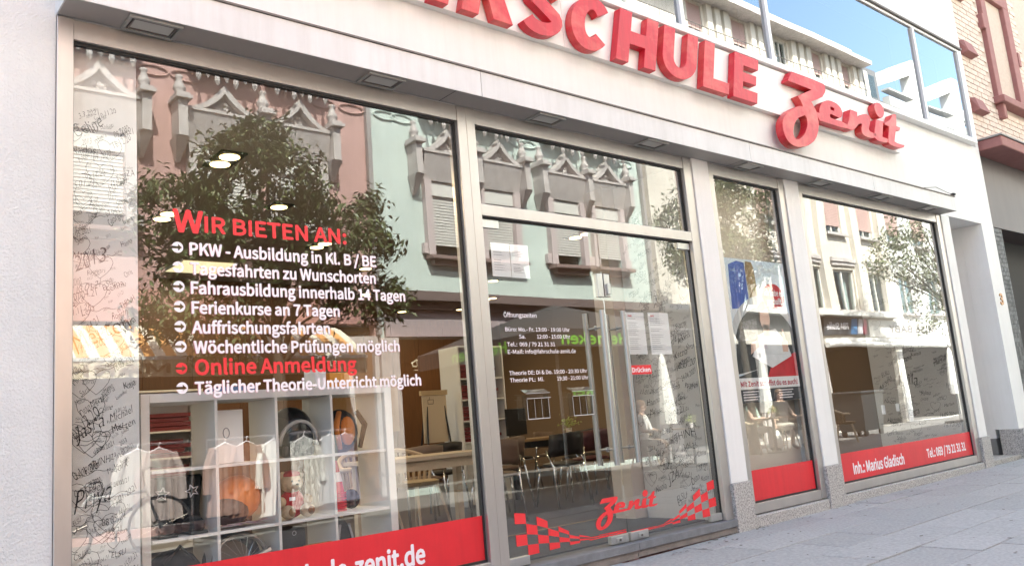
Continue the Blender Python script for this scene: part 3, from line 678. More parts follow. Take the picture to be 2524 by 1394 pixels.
def fx(x): return x
def hood(U, parent, cx, w=1.36):
    """ogee gable over a window, with cove, side piers, pinnacles; faces +y"""
    b = MB(); hw = w / 2
    N = 9
    edge = [(hw * (1 - i / N), .52 * ((i / N) ** 1.9) * (1.0)) for i in range(N + 1)]
    outer = [(cx + x, 6.555 + z) for x, z in edge]
    inner = [(cx + max(0, x - .075 - .02 * i / N), 6.555 + max(0, z - .05)) for i, (x, z) in enumerate(edge)]
    for s in (1, -1):
        o = [(cx + s * (p[0] - cx), p[1]) for p in outer]; n = [(cx + s * (p[0] - cx), p[1]) for p in inner]
        for i in range(N):
            q = [n[i], o[i], o[i + 1], n[i + 1]]
            f, k = YO + .27, YO + .02
            b.face([(q[j][0], f, q[j][1]) for j in ((0, 1, 2, 3) if s < 0 else (3, 2, 1, 0))])
            b.face([(o[i][0], f, o[i][1]), (o[i][0], k, o[i][1]), (o[i + 1][0], k, o[i + 1][1]), (o[i + 1][0], f, o[i + 1][1])])
            b.face([(n[i][0], f, n[i][1]), (n[i][0], k, n[i][1]), (n[i + 1][0], k, n[i + 1][1]), (n[i + 1][0], f, n[i + 1][1])])
    h = U(b.build('window_hood', STONE))
    t = MB(); t.face([(p[0], YO + .12, p[1]) for p in ([(2 * cx - q[0], q[1]) for q in inner] + inner[::-1])]); t.build('tympanum', GREYSTONE, h)
    r = random.Random(int(cx * 10)); o = MB()
    for _ in range(9): o.ball((cx + r.uniform(-.14, .14), YO + .13, 6.63 + r.uniform(-.03, .14)), r.uniform(.025, .045), 7, 4)
    o.build('carved_leaves', STONE, h, smooth=True)
    c = MB(); c.box(cx - hw, cx + hw, YO + .01, YO + .29, 6.50, 6.552)
    # sloping cove below the moulding
    q = [(YO + .27, 6.498), (YO + .02, 6.498), (YO + .02, 5.95), (YO + .10, 5.95)]
    for s in (-hw + .05, hw - .05): pass
    c.face([(cx - hw + .06, q[0][0], q[0][1]), (cx - hw + .06, q[3][0], q[3][1]), (cx + hw - .06, q[3][0], q[3][1]), (cx + hw - .06, q[0][0], q[0][1])])
    c.face([(cx - hw + .06, y_, z_) for y_, z_ in q]); c.face([(cx + hw - .06, y_, z_) for y_, z_ in q[::-1]])
    c.build('cove', STONE, h)
    return h
def pier(U, x, parent=None):
    b = MB(); b.box(x - .075, x + .075, YO + .01, YO + .36, 5.98, 6.62)
    b.box(x - .13, x + .13, YO + .01, YO + .45, 6.622, 6.68).box(x - .10, x + .10, YO + .01, YO + .40, 6.682, 6.74)
    v = len(b.v)   # bracket tapering down
    b.v += [(x - .11, YO + .02, 5.978), (x + .11, YO + .02, 5.978), (x + .11, YO + .34, 5.978), (x - .11, YO + .34, 5.978), (x - .03, YO + .02, 5.62), (x + .03, YO + .02, 5.62), (x + .03, YO + .07, 5.62), (x - .03, YO + .07, 5.62)]
    for q in ((0, 1, 5, 4), (1, 2, 6, 5), (2, 3, 7, 6), (3, 0, 4, 7), (4, 5, 6, 7)): b.f.append(tuple(v + i for i in q)); b.mi.append(0)
    p = U(b.build('pier', STONE))
    l = MB(); l.lathe([(.085, 0), (.085, .03), (.06, .05), (.10, .10), (.105, .15), (.07, .21), (.045, .30), (.065, .33), (.06, .36), (.02, .38)], x, YO + .20, 6.742, 12)
    l.build('pinnacle', STONE, p, smooth=True)
def gothic_window(U, cx, shut=True, frame=STONE):
    b = MB()
    b.box(cx - .60, cx - .43, YO + .01, YO + .14, 4.42, 5.95).box(cx + .43, cx + .60, YO + .01, YO + .14, 4.42, 5.95)
    b.box(cx - .70, cx - .601, YO + .01, YO + .10, 4.45, 4.66).box(cx + .601, cx + .70, YO + .01, YO + .10, 4.45, 4.66)
    f = U(b.build('window', frame))
    B('pane', OPPGLASS, f, (cx - .43, cx + .43, YO - .10, YO - .09, 4.41, 5.90)); B('room', VOID, f, (cx - .43, cx + .43, YO - .19, YO - .12, 4.41, 5.95))
    B('sill', SILLM, f, (cx - .62, cx + .66, YO + .01, YO + .26, 4.33, 4.40), (cx - .50, cx + .54, YO + .01, YO + .15, 4.22, 4.329))
    if shut:
        B('shutter_box', SHUT, f, (cx - .43, cx + .43, YO - .02, YO + .06, 5.66, 5.94))
        s = MB().box(cx - .42, cx + .42, YO - .015, YO + .012, 0, .043).build('slat', SHUT, f); s.location.z = 4.66
        for k in range(1, 17):
            o = s.copy(); COL.objects.link(o); o.location.z = 4.66 + k * .06
def far_house(name, label, x0, x1, m, z1=12.6, openings=(), z0=-.3):
    t = thing(name, label, 'building', ((x0 + x1) / 2, YO, 0)); U = under(t)
    # front wall with real window openings
    xs_ = sorted({x0, x1} | {o[0] for o in openings} | {o[1] for o in openings}); zs_ = sorted({z0, z1} | {o[2] for o in openings} | {o[3] for o in openings})
    w_ = MB()
    for i in range(len(xs_) - 1):
        for j in range(len(zs_) - 1):
            cx, cz = (xs_[i] + xs_[i + 1]) / 2, (zs_[j] + zs_[j + 1]) / 2
            if any(o[0] < cx < o[1] and o[2] < cz < o[3] for o in openings): continue
            w_.box(xs_[i], xs_[i + 1], YO - .2, YO, zs_[j], zs_[j + 1])
    U(w_.build('wall', m)); U(B('rear_wall', m, None, (x0 + .01, x1 - .01, YO - 8, YO - 7.8, z0, z1)))
    U(B('roof', mat('slate_roof', (0.10, 0.10, 0.11), .8), None, (x0 + .005, x1 - .005, YO - 8, YO + .02, z1 + .002, z1 + .25)))
    return t, U
def op(cx): return (cx - .43, cx + .43, 4.41, 5.95)
PX = [0.9, 2.0, 3.36, 5.37, 6.73]; MX = [10.07, 11.43, 13.45, 14.85]
pk, U = far_house('pink_house', 'pink gothic house with pale window gables reflected in the big shop window', -3.0, 8.26, PINK, openings=[op(c) for c in PX] + [(-2, 8.2, -.1, 3.0)])
for c in PX: hood(U, pk, c); gothic_window(U, c, frame=STONE)
for c in (0.12, 1.45, 2.68, 4.05, 4.62, 6.05, 7.43): pier(U, c)
def upper(U, xs_, rings):
    for c in xs_:
        b = B('bay_canopy', GREYSTONE, None, (c - .55, c + .55, YO + .01, YO + .3, 7.35, 9.6), (c - .62, c + .62, YO + .01, YO + .38, 7.55, 7.75)); U(b)
        f = MB()
        for k in range(7):
            x = c - .48 + k * .16; f.lathe([(.012, 0), (.05, .08), (.03, .3), (.006, .42)], x, YO + .36, 6.98 + (.10 if k % 2 else 0) + .05 * abs(k - 3) / 3, 6)
        f.build('tracery', STONE, b)
    for x in rings:
        r = MB(); r.tube([(x + .26 * math.cos(R(a)), YO + .02, 7.2 + .09 * math.sin(R(a))) for a in range(0, 361, 20)], .018, 5, caps=False); U(r.build('ring_ornament', PINK if x < 8.2 else MINT))
upper(U, PX, [4.25, 4.8, 7.35, 7.95])
# pink house ground floor: awning, sign board, shop door and show window
U(B('lower_panel', mat('dusty_pink_panel', (0.50, 0.27, 0.24), .7, var=.1), None, (-2.9, 8.22, YO + .005, YO + .05, 3.0, 3.50)))
U(B('shop_interior', VOID, None, (-2, 7.55, YO - 1.6, YO - 1.5, -.2, 3.0), (-2, 8.2, YO - 1.49, YO - .21, 2.9, 2.98), (7.57, 7.6, YO - 1.49, YO - .21, -.2, 2.89)))
U(B('shop_door_frame', STONE, None, (7.60, 7.70, YO - .15, YO + .03, -.15, 2.78), (8.16, 8.255, YO - .15, YO + .04, -.15, 2.78), (7.701, 8.159, YO - .15, YO + .03, 2.6, 2.78)))
U(B('shop_door', mat('brown_door', (.22, .13, .08), .6), None, (7.701, 8.159, YO - .12, YO - .05, -.15, 2.6)))
tag(U(B('shop_window', OPPGLASS, None, (-2, 7.59, YO - .10, YO - .09, -.1, 1.75))))
aw = thing('striped_awning', 'orange and white striped awning above the dress shop in the reflection', 'awning', (3.5, YO, 2.9)); UA = under(aw)
STO = mat('orange_stripe', (0.72, 0.36, 0.13), .8); STW = mat('cream_stripe', (0.78, 0.72, 0.60), .8)
a1 = MB(); n = 66; xa, xb = -2.5, 7.35
for i in range(n):
    a1.m = i % 2; p, q = xa + (xb - xa) * i / n, xa + (xb - xa) * (i + 1) / n
    prev = None
    for k in range(6):
        t = k / 5; yy = YO + .05 + 1.05 * t; zz = 2.93 - .62 * t ** 1.25
        if prev: a1.face([(p, prev[0], prev[1]), (p, yy, zz), (q, yy, zz), (q, prev[0], prev[1])])
        prev = (yy, zz)
UA(a1.build('canvas', [STO, STW]))
UA(B('front_bar', mat('white_bar', (.7, .7, .68), .5), None, (xa, xb, YO + 1.09, YO + 1.14, 2.27, 2.32)))
v_ = MB()
for i in range(n * 2):
    v_.m = 0; p, q = xa + (xb - xa) * i / n / 2, xa + (xb - xa) * (i + 1) / n / 2; d = .02 * (i % 2)
    v_.face([(p, YO + 1.115 + d, 2.27), (p, YO + 1.115 + d, 2.02), (q, YO + 1.135 - d, 2.02), (q, YO + 1.135 - d, 2.27)])
UA(v_.build('valance', mat('beige_valance', (.62, .54, .40), .85)))
mb = MB(); put_text(mb, 'MODE AM MARKT', lambda u, v: (6.6 - u, YO + 1.142, 2.08 + v), .13, 4.2); UA(mb.build('lettering', mat('brown_letters', (.28, .20, .13), .8)))['kind'] = 'stuff'

mn, U = far_house('mint_house', 'mint green gothic house with grey roller shutters reflected above the door', 8.262, 16.32, MINT, openings=[op(c) for c in MX] + [(8.7, 16.2, -.1, 2.74)])
for c in MX: hood(U, mn, c); gothic_window(U, c, frame=mat('mauve_stone', (.56, .48, .48), .8, var=.1))
for c in (9.25, 10.75, 12.14, 12.66, 14.13, 15.55): pier(U, c)
upper(U, MX, [8.7, 9.1, 12.2, 12.5, 15.8])
U(B('downpipe', GREYSTONE, None, (8.22, 8.31, YO + .02, YO + .11, 2.8, 12.5), (16.27, 16.37, YO + .02, YO + .12, 2.8, 12.5)))
U(B('shop_cornice', mat('brown_cornice', (.16, .12, .115), .8), None, (8.40, 16.3, YO + .01, YO + .32, 3.42, 3.60), (8.40, 16.3, YO + .01, YO + .18, 3.27, 3.418)))
sp = MB()
for k in range(150): sp.box(8.45 + k * .052, 8.453 + k * .052, YO + .2, YO + .203, 3.60, 3.70)
U(sp.build('pigeon_spikes', mat('wire', (.6, .6, .6), .4)))
U(B('shop_board', mat('mauve_board', (.40, .33, .34), .7), None, (8.41, 16.28, YO + .005, YO + .07, 2.76, 3.265)))
U(B('shop_pier', STONE, None, (8.27, 8.66, YO + .002, YO + .10, -.25, 2.74), (15.95, 16.3, YO + .002, YO + .10, -.25, 2.74)))
U(B('cafe_room', mat('brown_cafe', (.07, .042, .025), .8), None, (8.7, 16.2, YO - 5, YO - 4.9, -.2, 2.9), (8.7, 8.8, YO - 4.9, YO - .21, -.2, 2.9), (16.2, 16.3, YO - 4.9, YO - .21, -.2, 2.9), (8.8, 16.2, YO - 4.9, YO - .21, 2.76, 2.9)))
cup = MB(); cup.lathe([(.05, 0), (.13, .06), (.16, .16), (.165, .17)], 9.18, YO + .05, 2.16, 14, 1, .3).lathe([(.2, 0), (.22, .015)], 9.18, YO + .05, 2.12, 14, 1, .3)
cup.tube([(9.02, YO + .05, 2.3), (8.95, YO + .05, 2.27), (8.96, YO + .05, 2.2), (9.05, YO + .05, 2.2)], .015, 6)
tag(cup.build('cup_sign', mat('cream_enamel', (.75, .68, .5), .4), smooth=True), 'cream coffee cup sign hanging in the cafe opening of the mint house', 'sign')

# cream house with pilasters, two rows of windows, shops below
r1 = [22.1, 26.0, 28.1, 30.25, 32.4, 18.4]; r2 = [18.4, 20.3, 22.4, 24.2, 26.2, 28.45, 30.7, 32.9]
ops = [(c - .55, c + .55, 6.28, 7.75) for c in r1] + [(c - .58, c + .58, 3.70, 5.08) for c in r2] + [(c - .36, c + .36, 11.6, 12.62) for c in (19.45, 21.65, 24.1, 26.1, 28.1)] + [(16.6, 34, -.1, 2.6)]
cr, U = far_house('cream_house', 'cream stone house with pilasters and rose shutters reflected in the right windows', 16.38, 29.25, CREAM, z1=12.75, openings=[o for o in ops if o[1] < 29.3] + [(16.6, 29.1, -.1, 2.6)])
def plain_window(U, c, z0, z1, hw, shut):
    b = MB(); t = .06
    b.box(c - hw, c - hw + t, YO - .14, YO - .07, z0, z1).box(c + hw - t, c + hw, YO - .14, YO - .07, z0, z1).box(c - t / 2, c + t / 2, YO - .139, YO - .071, z0, z1).box(c - hw + t, c + hw - t, YO - .138, YO - .072, z1 - t, z1)
    f = U(b.build('window', SHW)); B('pane', OPPGLASS, f, (c - hw, c + hw, YO - .11, YO - .10, z0, z1))
    B('room', VOID, f, (c - hw, c + hw, YO - .6, YO - .5, z0 - .1, z1 + .1)); B('curtain', PAPER, f, (c - hw, c - hw * .45, YO - .3, YO - .28, z0, z1), (c + hw * .5, c + hw, YO - .3, YO - .28, z0, z1))
    B('sill', STONE, f, (c - hw - .1, c + hw + .1, YO + .001, YO + .14, z0 - .09, z0 - .005))
    if shut: 
        s = MB()
        for k in range(int((z1 - z0) * shut / .055)): s.box(c - hw + .01, c + hw - .01, YO - .06, YO - .045, z1 - .05 - k * .055, z1 - k * .055 - .004)
        s.build('shutter', PSHUT, f)['kind'] = 'stuff'
for c in r1:
    if c < 29: plain_window(U, c, 6.28, 7.75, .55, .85)
for c in r2:
    if c < 29: plain_window(U, c, 3.70, 5.08, .58, 0); U(B('lintel', STONE, None, (c - .7, c + .7, YO + .001, YO + .10, 5.32, 5.45), (c - .65, c + .65, YO + .001, YO + .06, 5.2, 5.319)))
for c in (19.45, 21.65, 24.1, 26.1, 28.1): plain_window(U, c, 11.6, 12.62, .36, .8 if c != 24.1 else 0)
for x in [16.7, 19.5, 21.0, 23.4, 25.0, 27.1, 29.0]: U(B('pilaster', CREAM, None, (x - .22, x + .22, YO + .001, YO + .16, 3.62, 11.0)))
for c in (19.45, 21.65, 24.1, 26.1, 28.1):
    b = MB()
    for k in range(3): b.box(c + .48 + k * .42, c + .74 + k * .42, YO + .001, YO + .12, 11.3, 12.68)
    U(b.build('pilaster', CREAM))
U(B('cornice', STONE, None, (16.4, 29.25, YO + .001, YO + .55, 12.69, 12.84), (16.4, 29.25, YO + .001, YO + .35, 12.842, 12.95)))
U(B('attic_wall', CREAM, None, (16.4, 29.2, YO - .4, YO - .1, 12.98, 13.5)))
rl = MB()
for k in range(62): rl.box(16.6 + k * .2, 16.61 + k * .2, YO + .3, YO + .31, 11.35, 11.72)
rl.box(16.5, 29.1, YO + .295, YO + .315, 11.72, 11.74); U(rl.build('railing', FLASH))
U(B('shop_cornice', mat('white_ledge', (.75, .74, .72), .6), None, (16.5, 29.2, YO + .001, YO + .35, 3.46, 3.60)))
U(B('shop_room', VOID, None, (29.12, 29.2, YO - 3, YO - .21, -.3, 2.7), (16.5, 29.1, YO - 2.89, YO - .21, -.19, -.17), (16.6, 29.1, YO - 3, YO - 2.9, -.2, 2.7), (16.6, 29.1, YO - 2.9, YO - .21, 2.61, 2.7)))
U(B('shop_pier', STONE, None, (16.4, 16.8, YO + .002, YO + .08, -.25, 2.6), (20.4, 20.8, YO + .002, YO + .08, -.25, 2.6), (24.0, 24.25, YO + .002, YO + .08, -.25, 2.6)))
def shop_board(name, label, x0, x1, z0, z1, m, key, tx0, tx1, cap, tm, blocks=()):
    t = thing(name, label, 'sign', ((x0 + x1) / 2, YO + .05, (z0 + z1) / 2)); UU = under(t)
    UU(B('board', m, None, (x0, x1, YO + .001, YO + .10, z0, z1)))
    mb = MB(); put_text(mb, key, lambda u, v: (tx1 - u, YO + .105, (z0 + z1) / 2 - cap / 2 + v), cap, tx1 - tx0); UU(mb.build('lettering', tm))['kind'] = 'stuff'
    for i, (a, b, mm) in enumerate(blocks):
        q = MB(); q.face([(b, YO + .103, z0 + .02), (a, YO + .103, z0 + .02), (a + .2, YO + .103, z1 - .02), (b + .1, YO + .103, z1 - .02)]); UU(q.build('printed_block', mm))
    return t, UU
shop_board('shop_board', 'dark shop board with white FIBA Stoffe lettering reflected in the right window', 24.3, 27.05, 2.87, 3.42, mat('dark_board', (.07, .075, .085), .5), 'FIBA Stoffe', 24.45, 25.75, .20, VWHITE,
           [(25.85, 26.3, mat('blue_print', (.10, .25, .5), .6)), (26.3, 26.65, VWHITE), (26.62, 26.9, mat('red_print', (.45, .05, .12), .6))])
t, UU = shop_board('shop_board', 'white shop board with spaced MISS BABY lettering reflected in the right window', 27.1, 33.8, 2.80, 3.38, mat('white_board', (.80, .78, .74), .5), 'MISS BABY', 28.6, 32.2, .24, mat('grey_letters', (.22, .2, .2), .6))
mb = MB(); put_text(mb, 'KINDERKLEIDUNG', lambda u, v: (31.3 - u, YO + .105, 2.85 + v), .09, 1.9); UU(mb.build('lettering', GREYPRINT))['kind'] = 'stuff'
rb = thing('awning_roller', 'white rolled up awning cassette under the shop boards in the reflection', 'awning', (29, YO, 2.6)); UU = under(rb)
q = MB(); q.tube([(24.15, YO + .25, 2.55), (34.0, YO + .25, 2.50)], .085, 12); UU(q.build('roller', MODERN)); UU(B('cassette', MODERN, None, (24.15, 34, YO + .10, YO + .2, 2.64, 2.76)))

md_, U = far_house('modern_house', 'white modern house with stepped gables reflected in the upper strip of windows', 29.3, 46.0, MODERN, z1=11.5, openings=[(o[0], o[1], o[2], o[3]) for o in ops if o[0] > 29.4 and o[1] < 34] + [(29.6, 33.9, -.1, 2.6)])
for c in (30.25, 32.4): plain_window(U, c, 6.28, 7.75, .55, .85)
for c in (30.7, 32.9): plain_window(U, c, 3.70, 5.08, .58, 0)
U(B('shop_room', VOID, None, (29.6, 33.9, YO - 3, YO - 2.9, -.2, 2.7), (33.92, 34.0, YO - 3, YO - .21, -.2, 2.7), (29.6, 33.9, YO - 2.89, YO - .21, 2.62, 2.7), (29.6, 33.9, YO - 2.89, YO - .21, -.2, -.15)))
for x, zt in ((33.0, 13.9), (36.6, 13.9), (40.2, 13.6), (43.5, 13.6)):
    q = MB(); q.prism([(x, 11.5), (x + .9, 11.5), (x + .9, zt), (x + .35, zt), (x - 2.2, zt - .95), (x - 2.2, zt - 1.5), (x, zt - .7)], YO - .1, YO + .35); U(q.build('gable_fin', MODERN))
    U(B('balcony', mat('grey_balcony', (.42, .42, .42), .6), None, (x - 2.2, x - .05, YO + .02, YO + .3, 11.52, 11.9), (x - 2.2, x - .05, YO + .02, YO + .34, 12.15, 12.22)))
U(B('dormer', mat('slate_dormer', (.14, .14, .15), .7), None, (29.3, 30.4, YO - 2, YO + .1, 11.55, 12.85), (31, 33.5, YO - 5, YO - 2, 12.9, 13.6)))
U(B('dormer_window', OPPGLASS, None, (29.5, 30.2, YO + .101, YO + .11, 11.7, 12.6)))

# ------------------------------------------------------------------ trees in the street
LEAF = mat('green_leaf', (0.15, 0.18, 0.07), 0.38, rnd=0.0, var=0.5, scale=2.5, col2=(0.065, 0.090, 0.034))
BARK = mat('grey_bark', (0.10, 0.08, 0.06), 0.9, var=.3, scale=10, bump=.4)
def tree(label, x, y, blobs, trunk_top, n, seed):
    r = random.Random(seed); z0 = gz(min(x, 60), y)
    t = thing('street_tree', label, 'tree', (x, y, z0), 'trees along the street'); UT = under(t)
    tk = MB(); tk.tube([(x, y, z0 - .1), (x + .03, y, z0 + 1.2), (x - .02, y + .03, trunk_top), (x + .05, y, trunk_top + 1.2)], [.12, .095, .08, .04], 9)
    UT(tk.build('trunk', BARK, smooth=True))
    lb = MB(); cl = []
    for (cx, cy, cz, rx, ry, rz) in blobs:
        lb.tube([(x, y, trunk_top - .1), ((x + cx) / 2, (y + cy) / 2, (trunk_top + cz) / 2 + .1), (cx, cy, cz)], [.05, .035, .012], 6)
        for _ in range(int(70 * rx * rz)):
            while True:
                p = Vector((r.uniform(-1, 1), r.uniform(-1, 1), r.uniform(-1, 1)))
                if .3 < p.length < 1: break
            p = p * (p.length ** -.35)
            cl.append(Vector((cx + p.x * rx, cy + p.y * ry, cz + p.z * rz)))
    for c in r.sample(cl, min(26, len(cl))): lb.tube([(x, y, trunk_top + .3), tuple((Vector((x, y, trunk_top + .5)) + c) / 2 + Vector((0, 0, .1))), tuple(c)], [.022, .014, .005], 5)
    UT(lb.build('branches', BARK, smooth=True))
    lf = MB(); per = n // len(cl)
    for c in cl:
        k = r.uniform(.5, 1.5); d0 = Vector((r.uniform(-1, 1), r.uniform(-1, 1), r.uniform(-.6, .4)))
        for _ in range(int(per * k)):
            p = c + Vector((r.gauss(0, .11), r.gauss(0, .11), r.gauss(0, .10)))
            d = (d0 + Vector((r.gauss(0, .7), r.gauss(0, .7), r.gauss(-.35, .5)))).normalized(); u = d.cross(Vector((r.gauss(0, .4), r.gauss(0, .4), 1))).normalized(); nn = u.cross(d)
            L = r.uniform(.085, .15); w_ = L * .2
            lf.v += [tuple(p), tuple(p + d * L * .5 + u * w_ + nn * .008), tuple(p + d * L - nn * .012), tuple(p + d * L * .5 - u * w_ + nn * .008)]
            b_ = len(lf.v) - 4; lf.f.append((b_, b_ + 1, b_ + 2, b_ + 3)); lf.mi.append(0)
    cr_ = UT(lf.build('crown', LEAF)); cr_['kind'] = 'stuff'
    return t
tree('large leafy tree in front of the pink house, mirrored behind the window lettering', 5.1, -6.5, [(4.9, -6.5, 4.55, 1.0, .9, .85), (3.95, -6.4, 3.95, .75, .8, .7), (6.0, -6.5, 4.0, .95, .9, .75), (5.0, -6.6, 3.5, 1.3, .9, .6), (6.6, -6.5, 3.15, .65, .7, .5), (3.7, -6.4, 2.85, .55, .6, .45), (4.4, -6.4, 2.5, .5, .5, .42), (5.0, -6.5, 5.35, .35, .4, .35)], 2.1, 19000, 3)
tree('leafy tree between the mint house and the cream house, mirrored beside the door', 16.2, -6.5, [(15.2, -6.5, 4.9, 1.1, .9, .9), (16.6, -6.5, 5.2, 1.2, .9, 1.0), (16.0, -6.5, 4.2, 1.5, .9, .7), (16.1, -6.5, 5.9, .8, .8, .6), (14.6, -6.4, 4.1, .6, .6, .5)], 2.4, 11000, 5)
tree('airy leafy tree at the far right of the reflected street', 29.4, -6.5, [(26.0, -6.5, 5.2, 1.6, 1.1, 1.0), (27.2, -6.5, 4.4, 1.3, 1, 1.0), (26.6, -6.5, 3.5, .9, .9, .9), (24.6, -6.5, 4.8, 1.1, .8, .7), (26.5, -6.5, 6.1, .9, .8, .6)], 2.6, 5200, 9)

# ------------------------------------------------------------------ cafe furniture, parasols, racks
def at_ground(x, y): return gz(min(60, x), max(-9, y))
def cone_parasol(x, y, label):
    z0 = at_ground(x, y); t = thing('closed_parasol', label, 'parasol', (x, y, z0), 'closed white parasols'); UU = under(t)
    b = MB(); b.lathe([(.02, 0), (.17, .02), (.18, .3), (.12, .9), (.07, 1.3), (.02, 1.42)], x, y, z0 + .82, 9); UU(b.build('folded_cover', MODERN))
    p = MB(); p.tube([(x, y, z0 + .05), (x, y, z0 + 2.35)], .022, 8); UU(p.build('pole', STEEL)); UU(B('base', FLASH, None, (x - .3, x + .3, y - .3, y + .3, z0, z0 + .07)))
cone_parasol(13.25, -6.4, 'closed white parasol beside the woman in the white top'); cone_parasol(18.5, -7.6, 'closed white parasol between the seated women and the cream house'); cone_parasol(26.6, -6.3, 'closed white parasol in front of the white shop board')
# big open parasol with green lettering
px, py, pz = 10.65, -6.7, at_ground(10.65, -6.7)
t = thing('open_parasol', 'big dark square parasol with green lettering on its valance, mirrored in the door', 'parasol', (px, py, pz)); UU = under(t)
PARA = mat('dark_parasol', (.055, .05, .05), .8); b = MB(); h_ = 1.85
cor = [(px - h_, py - h_, 2.34), (px + h_, py - h_, 2.34), (px + h_, py + h_, 2.34), (px - h_, py + h_, 2.34)]
for i in range(4): b.face([cor[i], cor[(i + 1) % 4], (px, py, 3.06)])
UU(b.build('canopy_cloth', PARA))
b = MB()
for i in range(4):
    a, c = cor[i], cor[(i + 1) % 4]; b.face([a, c, (c[0], c[1], 2.06), (a[0], a[1], 2.06)])
UU(b.build('valance', PARA))
mb = MB(); GRN = mat('green_letters', (.22, .55, .07), .6); put_text(mb, 'Heineken', lambda u, v: (10.5 - u, py + h_ + .006, 2.10 + v), .17, 1.5); UU(mb.build('lettering', GRN))['kind'] = 'stuff'
mb = MB(); put_text(mb, 'Heineken', lambda u, v: (px - h_ - .006, py + .75 - u, 2.10 + v), .17, 1.5); UU(mb.build('lettering', GRN))['kind'] = 'stuff'
p = MB(); p.tube([(px, py, pz), (px, py, 3.05)], .03, 8); UU(p.build('pole', STEEL))

WICK = mat('wicker', (.34, .23, .12), .8, var=.5, scale=40, col2=(.05, .04, .03)); BEIGEW = mat('beige_wood', (.56, .44, .31), .5, var=.15, scale=6)
def armchair(name, label, x, y, rz, m, legm, z0, grp, tri=False):
    t = thing(name, label, 'chair', (x, y, z0), grp)
    s = MB(); s.lathe([(.16, 0), (.215, .02), (.22, .05), (.19, .06)], 0, 0, .43, 14); s.build('seat', m, t, smooth=False)
    b = MB()
    arc_ = [(.25 * math.cos(R(a)), .25 * math.sin(R(a)) * .95, .66 + .12 * max(0, math.sin(R(a)))) for a in range(-30, 211, 15)]
    b.tube(arc_, .022, 7); b.build('back_rail', legm, t)
    p = MB()
    for a in range(0, 181, 15):
        p.tube([(.20 * math.cos(R(a)), .20 * math.sin(R(a)), .47), (.245 * math.cos(R(a)), .235 * math.sin(R(a)), .66 + .12 * math.sin(R(a)))], .016 if not tri else .008, 5)
    p.build('backrest', m, t)
    for sx, sy in ((1, 1), (-1, 1), (1, -1), (-1, -1)):
        l = MB(); l.tube([(.15 * sx, .13 * sy, .44), (.235 * sx, .22 * sy, 0)], [.016, .012], 7); l.build('leg', legm, t)
    t.rotation_euler.z = rz
    return t
ch0 = armchair('wicker_chair', 'woven wicker armchair beside the waste bin in the reflection', 18.75, -5.7, 2.6, WICK, BEIGEW, at_ground(18.75, -5.7), 'wicker cafe chairs')
for x, y, rz, lab in ((16.75, -5.6, .2, 'woven wicker armchair in front of the seated women in the reflection'), (16.35, -6.6, 2.84, 'woven wicker armchair carrying the woman in the mint top'), (17.35, -6.45, 3.44, 'woven wicker armchair carrying the person in the dark shirt'), (12.95, -6.85, 2.84, 'woven wicker armchair carrying the woman in the white top')):
    c = dup(ch0); c.location = (x, y, at_ground(x, y)); c.rotation_euler.z = rz; c['label'] = lab
def table(name, label, x, y, z0, m, r=.38, h=.74, grp=None):
    t = thing(name, label, 'table', (x, y, z0), grp)
    b = MB(); b.lathe([(r, 0), (r, .025)], 0, 0, h - .025, 20); b.build('tabletop', m, t)
    b = MB(); b.tube([(0, 0, .03), (0, 0, h - .026)], .03, 8); b.build('pedestal', BLACK, t)
    b = MB(); b.lathe([(.22, 0), (.2, .03), (.05, .05)], 0, 0, 0, 16); b.build('base', BLACK, t)
    return t
DARKW = mat('dark_wood_top', (.16, .09, .05), .4)
table('cafe_table', 'round cafe table with flowers before the seated women', 16.3, -6.02, at_ground(16.3, -6.0), DARKW, grp='round cafe tables'); table('cafe_table', 'round cafe table with flowers beside the woman in the white top', 13.3, -5.9, at_ground(13.3, -5.9), DARKW, grp='round cafe tables')
def pot(x, y, z, label):
    t = thing('potted_flower', label, 'plant', (x, y, z)); q = MB(); q.lathe([(.035, 0), (.045, .09), (.04, .09)], 0, 0, 0, 12); q.build('pot', VWHITE, t)
    q = MB(); r = random.Random(int(x * 7))
    for _ in range(110):
        a = Vector((r.gauss(0, .055), r.gauss(0, .055), .15 + r.gauss(0, .045))); d = Vector((r.gauss(0, 1), r.gauss(0, 1), r.gauss(.3, .6))).normalized(); u = d.orthogonal().normalized()
        q.face([a, a + d * .02 + u * .011, a + d * .045, a + d * .02 - u * .011])
    q.build('flowers', mat('yellow_green_flowers', (.30, .34, .10), .6), t)['kind'] = 'stuff'
pot(16.3, -6.0, at_ground(16.3, -6.0) + .74, 'small potted flowers on the table of the seated women'); pot(13.3, -5.9, at_ground(13.3, -5.9) + .74, 'small potted flowers on the table by the woman in white')
# wheeled waste bin
bx, by = 21.8, -6.9; bz = at_ground(bx, by); t = thing('wheeled_bin', 'dark grey wheeled waste bin in front of the fabric shop reflection', 'bin', (bx, by, bz))
BINM = mat('bin_plastic', (.045, .05, .055), .5); q = MB(); q.v = [(-.45, -.33, .14), (.45, -.33, .14), (.45, .33, .14), (-.45, .33, .14), (-.6, -.42, 1.1), (.6, -.42, 1.1), (.6, .42, 1.1), (-.6, .42, 1.1)]
q.f = [(0, 3, 2, 1), (4, 5, 6, 7), (0, 1, 5, 4), (1, 2, 6, 5), (2, 3, 7, 6), (3, 0, 4, 7)]; q.mi = [0] * 6; q.build('body', BINM, t)
B('lid', BINM, t, (-.63, .63, -.45, .45, 1.102, 1.17), bevel=.02)
for sx in (-1, 1):
    for sy in (-1, 1): q = MB(); q.tube([(sx * .38, sy * .3 - .03, .08), (sx * .38, sy * .3 + .03, .08)], .08, 12); q.build('wheel', BLACK, t)
